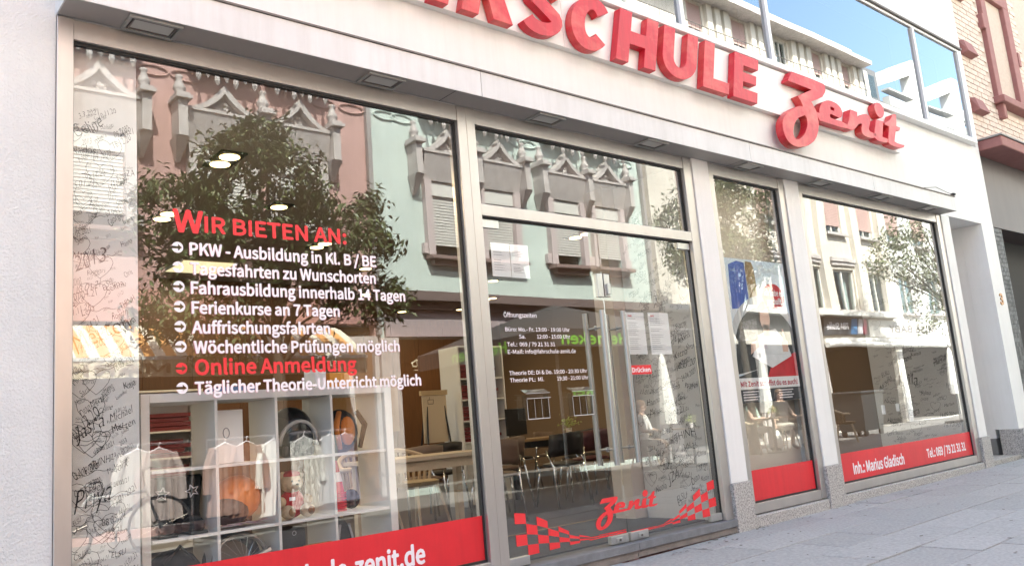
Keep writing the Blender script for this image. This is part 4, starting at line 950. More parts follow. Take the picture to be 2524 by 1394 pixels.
# dress racks with garments
def rack(label, x, y, ln, garments):
    z0 = at_ground(x, y); t = thing('clothes_rack', label, 'rack', (x, y, z0), 'clothes racks in front of the dress shop')
    q = MB(); q.tube([(-ln / 2, 0, 1.28), (ln / 2, 0, 1.28)], .014, 8); q.build('rail', CHROME, t)
    for s in (-1, 1):
        q = MB(); q.tube([(s * ln / 2, 0, 1.28), (s * ln / 2, 0, .05)], .014, 8).tube([(s * ln / 2, -.28, .04), (s * ln / 2, .28, .04)], .014, 8); q.build('stand', CHROME, t)
    for dx, kind, col, L, lab in garments:
        g_ = thing('garment', lab, 'garment', (x + dx, y + .02, z0 + 1.28)); m = mat('cloth_%d' % len(MATS), col, .9, var=.15, scale=9, stretch=(9, 9, .4)) if kind != 'fringe' else mat('fringe_cloth', col, .9, var=1, scale=14, stretch=(9, 9, 1.2), col2=(.06, .06, .06), contrast=(.42, .55))
        b = MB(); top = -.07; n_ = 13
        wt, wb = (.19, .27) if kind != 'skirt' else (.13, .22)
        if kind == 'fringe': wt, wb = .18, .24
        for k in range(n_ - 1):
            def P(k, v):
                u = k / (n_ - 1) * 2 - 1; w_ = wt + (wb - wt) * v; zz = top - L * v - (.07 * abs(u) ** 1.5 if kind != 'skirt' else 0) * (1 - v)
                return (u * w_, .055 * math.cos(u * 1.5) + .018 * math.sin(k * 2.2) * (.3 + v), zz + (.02 * math.sin(k * 3.1) if v == 1 else 0))
            for j in range(5): b.face([P(k, j / 5), P(k, (j + 1) / 5), P(k + 1, (j + 1) / 5), P(k + 1, j / 5)])
            for j in range(5): b.face([(p_[0], -p_[1] + .02, p_[2]) for p_ in (P(k + 1, j / 5), P(k + 1, (j + 1) / 5), P(k, (j + 1) / 5), P(k, j / 5))])
        b.build('cloth', m, g_)
        if kind in ('shirt', 'fringe'):
            for s in (-1, 1):
                q = MB(); q.tube([(s * wt * .85, 0.01, top - .05), (s * (wt + .06), .02, top - .3), (s * (wt + .075), .03, top - .62)], [.05, .06, .055], 8); q.build('sleeve', m, g_)
        q = MB(); q.tube([(-.17, 0.01, top - .06), (0, 0.01, top + .02), (.17, 0.01, top - .06)], .01, 6).tube([(0, 0.01, top + .02), (0, .01, top + .05), (.02, 0, top + .085), (0, -.02, top + .07)], .005, 5); q.build('hanger', VWHITE, g_)
rack('clothes rack with a pale pink shirt at the far left', 3.45, -6.6, .9, [(.05, 'shirt', (.46, .38, .36), .85, 'pale pink shirt on the leftmost rack of the reflection'), (-.2, 'shirt', (.48, .45, .42), .9, 'off white shirt on the leftmost rack of the reflection')])
rack('clothes rack with brown and white shirts in the middle', 4.75, -6.6, 1.3, [(-.42, 'shirt', (.36, .22, .18), .9, 'rose brown long shirt on the middle rack'), (-.12, 'shirt', (.27, .13, .09), .95, 'dark rust long shirt next to the white blouse'), (.28, 'shirt', (.78, .74, .70), 1.0, 'long cream blouse in the middle of the rack')])
rack('clothes rack with a fringed top and lilac skirts', 5.75, -6.6, 1.0, [(-.28, 'fringe', (.75, .74, .72), .98, 'black and white fringed top on the right rack'), (.12, 'skirt', (.38, .38, .40), .95, 'light grey long skirt on the right rack'), (.36, 'skirt', (.26, .25, .34), .95, 'lilac grey long skirt at the right end of the rack')])
# bicycle leaning before the racks
def bicycle(x, y, rz, label):
    z0 = at_ground(x, y); t = thing('bicycle', label, 'bicycle', (x, y, z0)); FRM = mat('silver_frame', (.42, .42, .42), .4)
    for wx in (-.52, .52):
        q = MB(); q.tube([(wx + .33 * math.cos(R(a)), 0, .34 + .33 * math.sin(R(a))) for a in range(0, 361, 12)], .018, 6, caps=False); wh = q.build('wheel', mat('grey_tyre', (.16, .16, .16), .8), t)
        q = MB()
        for a in range(0, 360, 20): q.tube([(wx, 0, .34), (wx + .32 * math.cos(R(a)), 0, .34 + .32 * math.sin(R(a)))], .002, 3)
        q.tube([(wx, -.04, .34), (wx, .04, .34)], .025, 8); q.build('spokes', CHROME, wh)
    q = MB()
    for a, b in (((-.52, .34), (-.18, .78)), ((-.18, .78), (-.12, .32)), ((-.12, .32), (-.52, .34)), ((-.18, .72), (.36, .75)), ((-.12, .32), (.37, .68)), ((.36, .80), (.52, .34))): q.tube([(a[0], 0, a[1]), (b[0], 0, b[1])], .017, 7)
    q.build('frame', FRM, t)
    q = MB(); q.ball((-.22, 0, .86), (.13, .06, .03)); q.build('saddle', BLACK, t)
    q = MB(); q.tube([(.36, 0, .8), (.34, 0, .98), (.40, .22, 1.0)], .012, 6).tube([(.34, 0, .98), (.40, -.22, 1.0)], .012, 6); q.build('handlebar', CHROME, t)
    t.rotation_euler.z = rz
bicycle(2.75, -5.9, .15, 'bicycle with silver frame parked before the dress racks')

# ------------------------------------------------------------------ people at the cafe
SKIN = mat('skin', (.52, .33, .25), .55)
def person(label, x, y, rz, shirt, legs, hair, bag=False):
    z0 = at_ground(x, y); t = thing('person', label, 'person', (x, y, z0))
    V = dict(pel=(0, 0, .52, .15), sp=(0, -.02, .72, .135), ch=(0, 0, .93, .15), nk=(0, .01, 1.09, .052), hd=(0, .025, 1.24, .098), tp=(0, .02, 1.31, .085))
    E_ = [('pel', 'sp'), ('sp', 'ch'), ('ch', 'nk'), ('nk', 'hd'), ('hd', 'tp')]
    for s, k in ((1, 'L'), (-1, 'R')):
        V['sh' + k] = (.17 * s, 0, 1.02, .062); V['el' + k] = (.25 * s, .08, .76, .045); V['wr' + k] = (.13 * s, .30, .72, .033); V['ha' + k] = (.10 * s, .37, .73, .036)
        V['hp' + k] = (.10 * s, .02, .50, .10); V['kn' + k] = (.13 * s, .42, .50, .065); V['an' + k] = (.13 * s, .40, .09, .042); V['to' + k] = (.14 * s, .55, .04, .036)
        E_ += [('ch', 'sh' + k), ('sh' + k, 'el' + k), ('el' + k, 'wr' + k), ('wr' + k, 'ha' + k), ('pel', 'hp' + k), ('hp' + k, 'kn' + k), ('kn' + k, 'an' + k), ('an' + k, 'to' + k)]
    if bag: V['elR'] = (-.29, .02, .76, .045); V['wrR'] = (-.31, .10, .54, .033); V['haR'] = (-.31, .12, .46, .036)
    ks = list(V); me = bpy.data.meshes.new('body'); me.from_pydata([V[k][:3] for k in ks], [(ks.index(a), ks.index(b)) for a, b in E_], [])
    o = bpy.data.objects.new('body', me); COL.objects.link(o); sk = o.modifiers.new('s', 'SKIN'); ss = o.modifiers.new('u', 'SUBSURF'); ss.levels = ss.render_levels = 2
    for i, k in enumerate(ks):
        o.data.skin_vertices[0].data[i].radius = (V[k][3], V[k][3]); o.data.skin_vertices[0].data[i].use_root = (k == 'pel')
    bpy.context.view_layer.update(); dg = bpy.context.evaluated_depsgraph_get(); m2 = bpy.data.meshes.new_from_object(o.evaluated_get(dg))
    bpy.data.objects.remove(o); m2.name = 'body'
    for q in (SKIN, shirt, legs, BLACK): m2.materials.append(q)
    for p in m2.polygons:
        c = p.center; p.use_smooth = True
        if c.z > 1.06 and abs(c.x) < .12: i = 0
        elif c.z > .58 and not (c.y > .14) and abs(c.x) < .235: i = 1
        elif c.z < .62 and c.y > -.3 and abs(c.x) < .26 and c.z > .12: i = 2
        elif c.z <= .12: i = 3
        else: i = 0
        p.material_index = i
    bo = bpy.data.objects.new('body', m2); COL.objects.link(bo); bo.parent = t
    h = MB(); h.ball((0, -.005, 1.29), (.105, .115, .10)); h.ball((0, -.05, 1.22), (.09, .075, .11)); h.build('hair', hair, t, smooth=True)
    f = MB()
    for s in (-1, 1): f.ball((.035 * s, .115, 1.25), .012, 8, 5)
    f.build('eyes', BLACK, t); f = MB(); f.ball((0, .128, 1.225), (.013, .018, .02), 8, 5); f.ball((0, .115, 1.19), (.026, .01, .008), 8, 5); f.build('face', SKIN, t)
    t.rotation_euler.z = rz
    return t
GREYH = mat('grey_hair', (.42, .39, .36), .8); BRH = mat('brown_hair', (.12, .07, .04), .7)
person('seated woman with grey hair in a mint green top at the flower table', 16.35, -6.6, -.3, mat('mint_top', (.45, .62, .55), .9), mat('light_trousers', (.6, .57, .52), .9), GREYH)
person('seated person in a black T-shirt with a white carrier bag, mirrored under the poster', 17.35, -6.45, .3, mat('black_shirt', (.03, .03, .035), .9), mat('pale_trousers', (.62, .58, .5), .9), BRH, True)
person('seated woman with brown hair in a white top, mirrored beside the door handles', 12.95, -6.85, -.3, mat('white_top', (.78, .76, .74), .9), mat('brown_trousers', (.2, .14, .11), .9), BRH)
q = MB(); q.lathe([(.05, .42), (.13, .3), (.16, .1), (.10, .0)], 17.02, -6.43, at_ground(17, -6.4) + .02, 10, 1, .6); tag(q.build('carrier_bag', MODERN, smooth=True), 'white plastic carrier bag held by the person in black', 'bag')

# ================================================================== INSIDE THE SHOP
structure(B('floor', FLOORM, None, (0.9, 11.6, 0.16, 9.2, -.3, -.004)))
structure(B('ceiling', CEIL, None, (0.3, 11.3, 0.105, 9.4, 3.10, 3.16)))
bwall = structure(B('back_wall', WOODP, None, (0.3, 11.6, 9.0, 9.2, -.3, 3.1)))
WALLW = mat('brown_side_wall', (.22, .15, .10), .8)
structure(B('inner_wall', WALLW, None, (-1.2, -1.0, .1, 3.0, -.3, 3.1)))
structure(B('inner_wall', WALLW, None, (-1.0, 1.33, 3.0, 3.1, -.3, 3.1)))
structure(B('inner_wall', mat('brown_side_wall', (.22, .15, .10), .8), None, (11.19, 11.29, .1, 9.0, -.3, 3.1)))
structure(B('inner_wall', WALLW, None, (-1.0, .90, 1.21, 1.3, -.3, 3.1)))
pn = MB().box(0, .595, 0, .02, 0, 2.9).build('panel', WOODP, bwall); pn.location = (1.3, 8.978, .05)
for k in range(1, 16):
    o = pn.copy(); COL.objects.link(o); o.location.x = 1.3 + k * .6
# a wood clad partition nearer the street, with an opening to the right
pw = structure(B('partition_wall', WOODP, None, (1.36, 5.6, 6.2, 6.3, -.01, 3.1)))
p2 = MB().box(0, .595, 0, .02, 0, 3.0).build('panel', WOODP, pw); p2.location = (1.38, 6.178, .03)
for k in range(1, 7):
    o = p2.copy(); COL.objects.link(o); o.location.x = 1.38 + k * .6
mt = structure(B('door_mat', MATM, None, (3.62, 5.90, .17, 1.25, -.003, .006)))
structure(B('mat_edge', mat('brass_strip', (.42, .30, .17), .4, .7), None, (3.62, 5.90, 1.252, 1.29, -.003, .008)))

# walls carrying the signatures
def sig_wall(name, xw, ya, yb, za, zb, seed, n, label, big=(), front=None):
    w_ = structure(B(name, SIGW, None, (xw, xw + .045, ya, yb, za, zb)) if not front else B(name, SIGW, None, (front[0], front[1], front[2], front[2] + .05, za, zb), (front[1] - .045, front[1], front[2] + .0502, 2.2, za, zb)))
    r = random.Random(seed); mb = MB()
    def stamp(key, y, z, h, ang):
        ca, sa = math.cos(ang), math.sin(ang); ph, wq = r.uniform(0, 6), r.uniform(.5, .8); sl = r.uniform(-.15, .3); k1 = r.uniform(1.2, 2.2) / h
        vs = TXT['sig ' + key][0]; L = (max(v[0] for v in vs) - min(v[0] for v in vs)) * h / CAP[True] * wq
        room = (yb - ya) - .012
        if L * ca + h * sa > room:
            if h < .05: return
            f = room / (L * ca + h * sa); h *= f; L *= f; k1 /= f
        y = min(yb - .006 - h * sa, max(y, ya + .006 + L * ca))
        def wob(u, v):
            u *= wq; v2 = v + .10 * h * math.sin(u * k1 + ph) + .06 * h * math.sin(u * k1 * 2.7 + ph * 2); u2 = u + sl * v + .05 * h * math.sin(v * 2.3 / h + u * k1 * 1.7)
            return u2 * ca - v2 * sa, u2 * sa + v2 * ca
        def fn(u, v):
            p, q = wob(u, v)
            return (front[0] + (yb - y) + p, front[2] - .0012, z + q) if front else (xw - .0012, y - p, z + q)
        put_text(mb, 'sig ' + key, fn, h)
    for key, fy, fz, h, a in big:
        h *= .75 if front else 1.0
        stamp(key, yb - (yb - ya) * (.05 if front else .5 - .4 * (fy - .5)), za + (zb - za) * fz, h, a)
    for q in range(n):
        h = r.choice((.013, .015, .018, .022, .028, .036) if front else (.018, .022, .026, .032, .042, .055)); k = r.choice(SIGS)
        y = r.uniform(ya + .05, yb - .02); z = za + .12 + (zb - za - .5) * (q + r.random()) / n
        stamp(k, y, z, h, r.uniform(.15, .75) if front else r.uniform(-.1, .5))
    for _ in range(n // 4):      # flourishes, hearts, underlines
        y, z, s = r.uniform(ya + .1, yb - .03), r.uniform(za + .3, zb - .5), r.uniform(.03, .09); kind = r.random(); pts = []
        if kind < .35: pts = [(y + s * .9 * math.sin(t_ / 3.2) ** 3, z + s * (.8 * math.cos(t_ / 3.2) - .3 * math.cos(2 * t_ / 3.2) - .15 * math.cos(3 * t_ / 3.2))) for t_ in range(21)]
        else: pts = [(y - s * (t_ / 12 - .5) * 2, z + s * .10 * math.sin(t_ * .9 + seed) + s * .35 * t_ / 12) for t_ in range(13)]
        for (a, b), (c, d) in zip(pts[:-1], pts[1:]):
            e = Vector((c - a, d - b)); e = Vector((-e.y, e.x)).normalized() * .0011
            if front: mb.face([(front[0] + yb - q[0], front[2] - .0012, q[1]) for q in ((a + e.x, b + e.y), (c + e.x, d + e.y), (c - e.x, d - e.y), (a - e.x, b - e.y))])
            else: mb.face([(xw - .0012, a + e.x, b + e.y), (xw - .0012, a - e.x, b - e.y), (xw - .0012, c - e.x, d - e.y), (xw - .0012, c + e.x, d + e.y)])
    o = mb.build('signatures', INK, w_); o['kind'] = 'stuff'; o['label'] = label
    return w_
sig_wall('signature_wall', 1.335, .0, .33, -.01, 3.09, 1, 230, 'black marker signatures and dates all over the wall behind the left edge of the big window',
         [('2013', .42, .60, .10, .5), ('05.11.20', .45, .335, .07, .8), ('Rikka', .48, .43, .06, .7), ('Maqbal', .37, .42, .05, .9), ('Jasra', .62, .33, .09, .6), ('Priya', .75, .22, .13, .3), ('10.11.20', .3, .27, .06, .5), ('Celine', .68, .83, .09, .6), ('Naidos', .22, .80, .06, .2), ('15.01.21', .25, .74, .05, .3), ('Merten', .5, .47, .12, .5), ('Masin', .6, .62, .06, .3), ('25.02.21', .5, .84, .05, .1)], front=(1.0, 1.335, .105))
sig_wall('signature_wall', 5.945, .105, .84, -.01, 3.09, 2, 230, 'black marker signatures and dates on the wall behind the right door leaf',
         [('THINH', .30, .215, .07, .25), ('08.05.21', .2, .185, .026, .2), ('Melissa', .52, .50, .07, .25), ('07.04.21', .35, .46, .032, .1), ('Paradam', .45, .62, .06, .5), ('Selina', .5, .67, .055, .45), ('Sara', .2, .36, .045, .3), ('Irina', .25, .31, .055, .6), ('Roggari', .32, .15, .05, .05), ('4.6.21', .28, .115, .045, .05), ('JZA', .8, .10, .08, .3), ('ELSU', .4, .56, .05, .5), ('25.05', .75, .24, .05, .1), ('2021', .72, .50, .04, 0), ('Levander', .75, .2, .05, .4)])
sig_wall('signature_wall', 11.14, .105, 1.15, -.01, 3.09, 3, 230, 'black marker signatures and dates on the wall behind the wide right window',
         [('Leila', .9, .32, .15, .15), ('Clara', .72, .20, .09, .1), ('Julida', .66, .46, .085, .2), ('Semila', .9, .48, .06, .1), ('Ketzia', .82, .42, .07, .2), ('Sahib', .6, .36, .05, .1), ('Mohr', .42, .31, .05, .2), ('York', .5, .55, .06, .3)])
structure(B('inner_wall', mat('cream_block', (.56, .50, .44), .7), None, (5.80, 5.99, .86, 1.10, .0, 3.09)))
structure(B('inner_wall', mat('cream_block', (.56, .50, .44), .7), None, (7.66, 7.74, .255, .6, -.01, 3.09)))

# downlights and light panels
TRIM = mat('black_trim', (.03, .03, .03), .5)
DL = [(2.41, 1.58, 2), (3.33, 2.62, 1), (2.53, 3.30, 2), (4.42, 3.90, 2), (5.58, 4.9, 1), (4.66, 6.46, 1), (6.59, 6.63, 1), (7.94, 5.17, 1), (9.0, 6.6, 2), (7.1, 2.44, 2), (9.2, 7.6, 2), (8.2, 8.1, 1), (10.2, 3.4, 1), (9.0, 2.2, 1)]
POS = ['nearest the signature wall', 'above the red heading', 'left of the red heading', 'right end of the red heading', 'behind the second text line', 'deep in the room behind the third line', 'behind the end of the second line', 'behind the mullion beside the door', 'left part of the door opening', 'at the top of the door opening', 'deep behind the left door leaf', 'deep behind the big window', 'deep behind the wide right window', 'behind the poster window']
for (x, y, n), ps in zip(DL, POS):
    t = thing('downlight', 'lit downlight in the shop ceiling, ' + ps, 'lamp', (x, y, 3.098), 'ceiling downlights'); UU = under(t)
    UU(B('frame', TRIM, None, (x - .10, x + .10, y - .09 * n - .02, y + .09 * n + .02, 3.086, 3.0995)))
    for k in range(n):
        yy = y + (k - (n - 1) / 2) * .19
        q = MB(); q.lathe([(.075, 0), (.075, .004)], x, yy, 3.0815, 20); UU(q.build('lamp_disc', LAMP))
    ld = bpy.data.lights.new('downlight_lamp', 'AREA'); ld.shape = 'DISK'; ld.size = .14; ld.energy = 2.4 * n; ld.color = (1, .74, .45)
    lo = bpy.data.objects.new('downlight_lamp', ld); COL.objects.link(lo); lo.location = (x, y, 3.07); UU(lo)
t = thing('light_panel', 'square lit fluorescent panel in the shop ceiling behind the second text line', 'lamp', (3.62, 5.4, 3.098)); UU = under(t)
UU(B('diffuser', LPANEL, None, (3.30, 3.92, 5.1, 5.72, 3.085, 3.096))); UU(B('frame', SHW, None, (3.27, 3.299, 5.07, 5.75, 3.08, 3.0995), (3.921, 3.95, 5.07, 5.75, 3.08, 3.0995)))
ld = bpy.data.lights.new('panel_lamp', 'AREA'); ld.size = .6; ld.energy = 2.5; ld.color = (1, .9, .72); lo = bpy.data.objects.new('panel_lamp', ld); COL.objects.link(lo); lo.location = (3.61, 5.41, 3.07); UU(lo)

# white shelf unit
sx0, sx1, sy0, sy1 = 1.375, 2.905, .215, .59
shf = thing('shelf_unit', 'white open cube shelf standing behind the big window', 'shelf', (2.1, .4, 0)); UU = under(shf)
cols = [1.420, 1.773, 2.125, 2.480, 2.855]; rows = [1.198, .838, .485, .13]
UU(B('side_panel', SHW, None, (sx0, cols[0], sy0, sy1, 0.0, 1.245), bevel=.002)); UU(B('side_panel', SHW, None, (cols[4], sx1, sy0, sy1, 0.0, 1.245), bevel=.002))
UU(B('top_board', SHW, None, (cols[0] + .0005, cols[4] - .0005, sy0, sy1, rows[0], 1.245))); UU(B('bottom_board', SHW, None, (cols[0] + .0005, cols[4] - .0005, sy0, sy1, .09, .135)))
for xc in cols[1:4]: UU(B('divider', SHW, None, (xc - .008, xc + .008, sy0 + .004, sy1, .1355, rows[0] - .0005)))
for zc in rows[1:3]:
    for a, b in zip(cols[:-1], cols[1:]): UU(B('shelf_board', SHW, None, (a + .0085, b - .0085, sy0 + .002, sy1, zc - .008, zc + .008)))
def cell(c, r): return (cols[c] + .01, cols[c + 1] - .01, rows[r + 1] + .009)
# contents
x0, x1, z0 = cell(1, 0)
t = thing('white_box', 'white cardboard box with an oval ring mark in the top row of the shelf', 'box', (x0 + .12, .45, z0)); UU = under(t)
UU(B('carton', PAPER, None, (x0 + .02, x0 + .20, .36, .57, z0, z0 + .30), bevel=.003)); q = MB(); q.tube([(x0 + .10 + .018 * math.cos(R(a)), .3595, z0 + .17 + .028 * math.sin(R(a))) for a in range(0, 361, 24)], .003, 5, caps=False); UU(q.build('ring_mark', GREYPRINT))
x0, x1, z0 = cell(2, 0)
t = thing('helmet', 'black full face helmet with a grey visor rim in the top row of the shelf', 'helmet', ((x0 + x1) / 2, .40, z0)); cx = (x0 + x1) / 2; UU = under(t)
q = MB(); q.ball((cx, .42, z0 + .145), (.135, .15, .155), 20, 12); UU(q.build('shell', mat('gloss_black', (.012, .011, .012), .15), smooth=True))
q = MB(); q.tube([(cx + .118 * math.cos(R(a)), .315 - .025 * math.sin(R(a)), z0 + .08 + .125 * math.sin(R(a))) for a in range(-8, 189, 12)], .013, 8); UU(q.build('visor_rim', mat('grey_rim', (.33, .32, .31), .4), smooth=True))
q = MB(); q.ball((cx, .33, z0 + .10), (.10, .075, .085), 18, 10); UU(q.build('visor', BLACK, smooth=True))
UU(B('chin_bar', BLACK, None, (cx - .10, cx + .10, .29, .34, z0 + .002, z0 + .07), bevel=.02))
x0, x1, z0 = cell(3, 0); cx = (x0 + x1) / 2
ORG = mat('orange_fabric', (.55, .19, .04), .8, var=.15, scale=8); BLF = mat('black_fabric', (.022, .022, .024), .9, bump=.4, bscale=60)
t = thing('backpack', 'black and orange backpack in the top right cell of the shelf', 'backpack', (cx, .42, z0)); UU = under(t)
q = MB(); q.ball((cx - .02, .44, z0 + .13), (.12, .10, .14), 14, 9); UU(q.build('bag', BLF, smooth=True)); q = MB(); q.ball((cx - .01, .355, z0 + .13), (.055, .03, .09), 12, 8); UU(q.build('pocket', ORG, smooth=True))
for s in (-1, 1): q = MB(); q.tube([(cx + s * .06, .36, z0 + .25), (cx + s * .10, .33, z0 + .16), (cx + s * .07, .35, z0 + .02)], [.016, .02, .014], 7); UU(q.build('strap', ORG if s < 0 else BLF, smooth=True))
def boot(cx, z0, lab, flip):
    t = thing('boot', lab, 'boot', (cx, .36, z0), 'black motorcycle boots in the shelf'); UU = under(t)
    q = MB(); q.lathe([(.07, 0), (.072, .05), (.064, .10), (.07, .18), (.08, .28), (.074, .30)], cx, .42, z0 + .01, 14, 1, 1.1); UU(q.build('shaft', BLF, smooth=True))
    q = MB(); q.ball((cx, .33, z0 + .045), (.055, .11, .048), 14, 8); UU(q.build('foot', BLF, smooth=True)); UU(B('sole', BLACK, None, (cx - .05, cx + .05, .235, .48, z0, z0 + .016), bevel=.006))
    pts = []
    for k in range(10):
        r_ = .034 if k % 2 == 0 else .015; a = R(90 + k * 36 + (18 if flip else -10)); pts.append((cx + r_ * math.cos(a) * 1.1, .332, z0 + .225 + r_ * math.sin(a)))
    q = MB(); q.tube(pts + [pts[0]], .0035, 5); UU(q.build('star_mark', VWHITE))
x0, x1, z0 = cell(0, 1)
boot(x0 + .085, z0, 'black motorcycle boot with a star outline, left one in the shelf', False); boot(x0 + .245, z0, 'black motorcycle boot with a star outline, right one in the shelf', True)
tag(B('brown_carton', mat('cardboard', (.25, .16, .10), .85), None, (x0 + .10, x0 + .25, .50, .58, z0, z0 + .24)), 'brown cardboard box behind the boots in the shelf', 'box')
x0, x1, z0 = cell(1, 1); cx = (x0 + x1) / 2
t = thing('orange_helmet', 'orange and black jet helmet lying in the middle of the shelf', 'helmet', (cx, .42, z0)); UU = under(t)
q = MB(); q.ball((cx + .01, .43, z0 + .15), (.14, .13, .13), 18, 10); UU(q.build('shell', mat('orange_paint', (.62, .17, .02), .3), smooth=True)); q = MB(); q.ball((cx - .05, .38, z0 + .09), (.11, .10, .085), 16, 9); UU(q.build('lining', BLACK, smooth=True))
q = MB(); r_ = random.Random(4)
for k in range(5):
    a = [(x0 + .02 + k * .055 + dx, .235 + dy, z0 + .012 + .014 * r_.random()) for dx, dy in ((0, 0), (.075, .01), (.07, .12), (.0, .11))]; q.face(a); q.face([(p[0], p[1], z0 + .002) for p in reversed(a)])
tag(q.build('folded_cloth', mat('pink_grey_cloth', (.50, .20, .24), .9, var=.9, scale=14, col2=(.55, .52, .52))), 'crumpled pink and grey cloth on the shelf board under the orange helmet', 'cloth')
# teddy bear
x0, x1, z0 = cell(2, 1); cx = (x0 + x1) / 2 - .035
FUR = mat('cream_fur', (.62, .47, .32), .95, var=.2, scale=40, bump=.8, bscale=150); PAW = mat('brown_paw', (.22, .12, .06), .95, bump=.5); REDC = mat('red_cloth', (.42, .015, .03), .85, var=.1, bump=.2)
t = thing('teddy_bear', 'cream teddy bear in a red overall and red cap sitting in the shelf', 'teddy bear', (cx, .34, z0)); UU = under(t)
def blob(nm, c, r, m): q = MB(); q.ball(c, r, 16, 10); return UU(q.build(nm, m, smooth=True))
blob('body', (cx, .36, z0 + .085), (.075, .06, .085), REDC); blob('head', (cx - .005, .345, z0 + .205), (.068, .06, .06), FUR); blob('muzzle', (cx - .005, .29, z0 + .19), (.03, .026, .024), mat('light_fur', (.68, .56, .42), .95))
for s in (-1, 1):
    blob('ear', (cx + s * .055, .355, z0 + .25), (.024, .014, .024), FUR); blob('arm', (cx + s * .085, .33, z0 + .10), (.032, .035, .032), FUR); blob('leg', (cx + s * .06, .29, z0 + .042), (.038, .06, .04), FUR)
    blob('paw_pad', (cx + s * .06, .233, z0 + .044), (.022, .008, .024), PAW); blob('eye', (cx + s * .022 - .005, .289, z0 + .215), .006, BLACK)
blob('nose', (cx - .005, .266, z0 + .197), (.009, .007, .007), BLACK); blob('cap', (cx - .005, .35, z0 + .25), (.055, .055, .028), REDC)
UU(B('chest_badge', VWHITE, None, (cx - .045, cx - .008, .2955, .2975, z0 + .105, z0 + .125)))
# cones
x0, x1, z0 = cell(3, 1); cx = x0 + .085
CON = mat('red_cone', (.62, .02, .05), .5)
for k in range(7):
    t = thing('traffic_cone', ('red traffic cone with a white band on top of the stack' if k == 6 else 'plain red traffic cone, %s from the bottom of the stack' % ('first', 'second', 'third', 'fourth', 'fifth', 'sixth')[k]), 'cone', (cx, .38, z0 + k * .017), 'stacked traffic cones'); UU = under(t); zb = z0 + k * .017
    q = MB(); q.lathe([(.058, 0), (.058, .010), (.048, .012), (.012, .20), (.006, .203)], cx, .38, zb + .0008, 18); UU(q.build('cone_body', CON, smooth=False))
    if k == 6: q = MB(); q.lathe([(.0375, 0), (.0263, .058)], cx, .38, zb + .075, 18); UU(q.build('white_band', VWHITE))
t = thing('black_shoe_bag', 'small black bag beside the cones in the shelf', 'bag', (cx + .12, .42, z0)); q = MB(); q.ball((.0, 0, .06), (.05, .07, .06)); q.build('bag', BLF, t, smooth=True)
# bottom row
x0, x1, z0 = cell(0, 2); t = thing('black_sports_bag', 'black sports bag in the bottom left cell of the shelf', 'bag', ((x0 + x1) / 2, .42, z0)); q = MB(); q.ball((0, 0, .14), (.15, .13, .14)); q.build('bag', BLF, t, smooth=True); q = MB(); q.tube([(-.08, -.1, .22), (0, -.11, .3), (.08, -.1, .22)], .01, 6); q.build('strap', BLF, t)
x0, x1, z0 = cell(1, 2); cx = (x0 + x1) / 2 - .03
t = thing('spoked_wheel', 'spoked motorcycle wheel standing in the bottom row of the shelf', 'wheel', (cx, .30, z0 + .16)); 
q = MB(); q.tube([(.155 * math.cos(R(a)), 0, .155 * math.sin(R(a))) for a in range(0, 361, 12)], .013, 8, caps=False); q.build('rim', mat('grey_alu_rim', (.33, .31, .29), .35, .8), t, smooth=True)
q = MB()
for a in range(0, 360, 18): q.tube([(.03, 0, 0), (.15 * math.cos(R(a)), 0, .15 * math.sin(R(a)))], .0018, 4)
q.build('spokes', CHROME, t)['kind'] = 'stuff'; q = MB(); q.tube([(0, -.03, 0), (0, .03, 0)], .035, 14).tube([(0, -.035, 0), (.16, -.04, .05)], [.018, .022], 8); q.build('hub', mat('grey_alu_rim', (.33, .31, .29), .35, .8), t)
t2 = thing('rubber_ring', 'black rubber tyre leaning behind the spoked wheel', 'tyre', (cx, .42, z0 + .165)); q = MB(); q.tube([(.14 * math.cos(R(a)), 0, .14 * math.sin(R(a))) for a in range(0, 361, 12)], .03, 8, caps=False); q.build('tread', BLACK, t2, smooth=True)
x0, x1, z0 = cell(2, 2); t = thing('briefcase', 'black briefcase with a ring mark in the bottom row of the shelf', 'case', (x0 + .09, .40, z0 + .12)); UU = under(t)
UU(B('shell', BLF, None, (x0 + .01, x0 + .185, .30, .52, z0 + .13, z0 + .30), bevel=.012)); UU(B('feet', BLACK, None, (x0 + .04, x0 + .05, .36, .38, z0, z0 + .13), (x0 + .13, x0 + .14, .36, .38, z0, z0 + .13)))
q = MB(); q.tube([(x0 + .11 + .012 * math.cos(R(a)), .2985, z0 + .275 + .012 * math.sin(R(a))) for a in range(0, 361, 30)], .002, 5, caps=False); UU(q.build('ring_mark', GREYPRINT))
tag(B('orange_carton', mat('orange_card', (.62, .24, .06), .7), None, (x0 + .16, x0 + .33, .26, .29, z0 + .001, z0 + .2)), 'flat orange carton leaning beside the briefcase in the shelf', 'box')
x0, x1, z0 = cell(3, 2); t = thing('black_backpack', 'black backpack with pale straps in the bottom right cell of the shelf', 'backpack', (x0 + .09, .40, z0)); q = MB(); q.ball((0, 0, .16), (.085, .09, .16)); q.build('bag', BLF, t, smooth=True)
for s in (-1, 1): q = MB(); q.tube([(s * .03, -.09, .28), (s * .055, -.10, .16), (s * .05, -.08, .04)], .008, 6); q.build('strap', GREYPRINT, t)
# on top of the shelf
tag(B('blue_folder', mat('blue_card', (.12, .22, .42), .6), None, (1.82, 2.05, .30, .52, 1.2455, 1.275)), 'flat blue folder lying on top of the shelf', 'folder')
tag(B('orange_crate', mat('orange_plastic', (.75, .33, .05), .5), None, (2.50, 2.66, .26, .50, 1.2455, 1.335), bevel=.004), 'small orange box on top of the shelf', 'box'); tag(B('white_carton', PAPER, None, (2.40, 2.475, .26, .4, 1.2455, 1.36)), 'small white carton on top of the shelf beside the orange box', 'box')

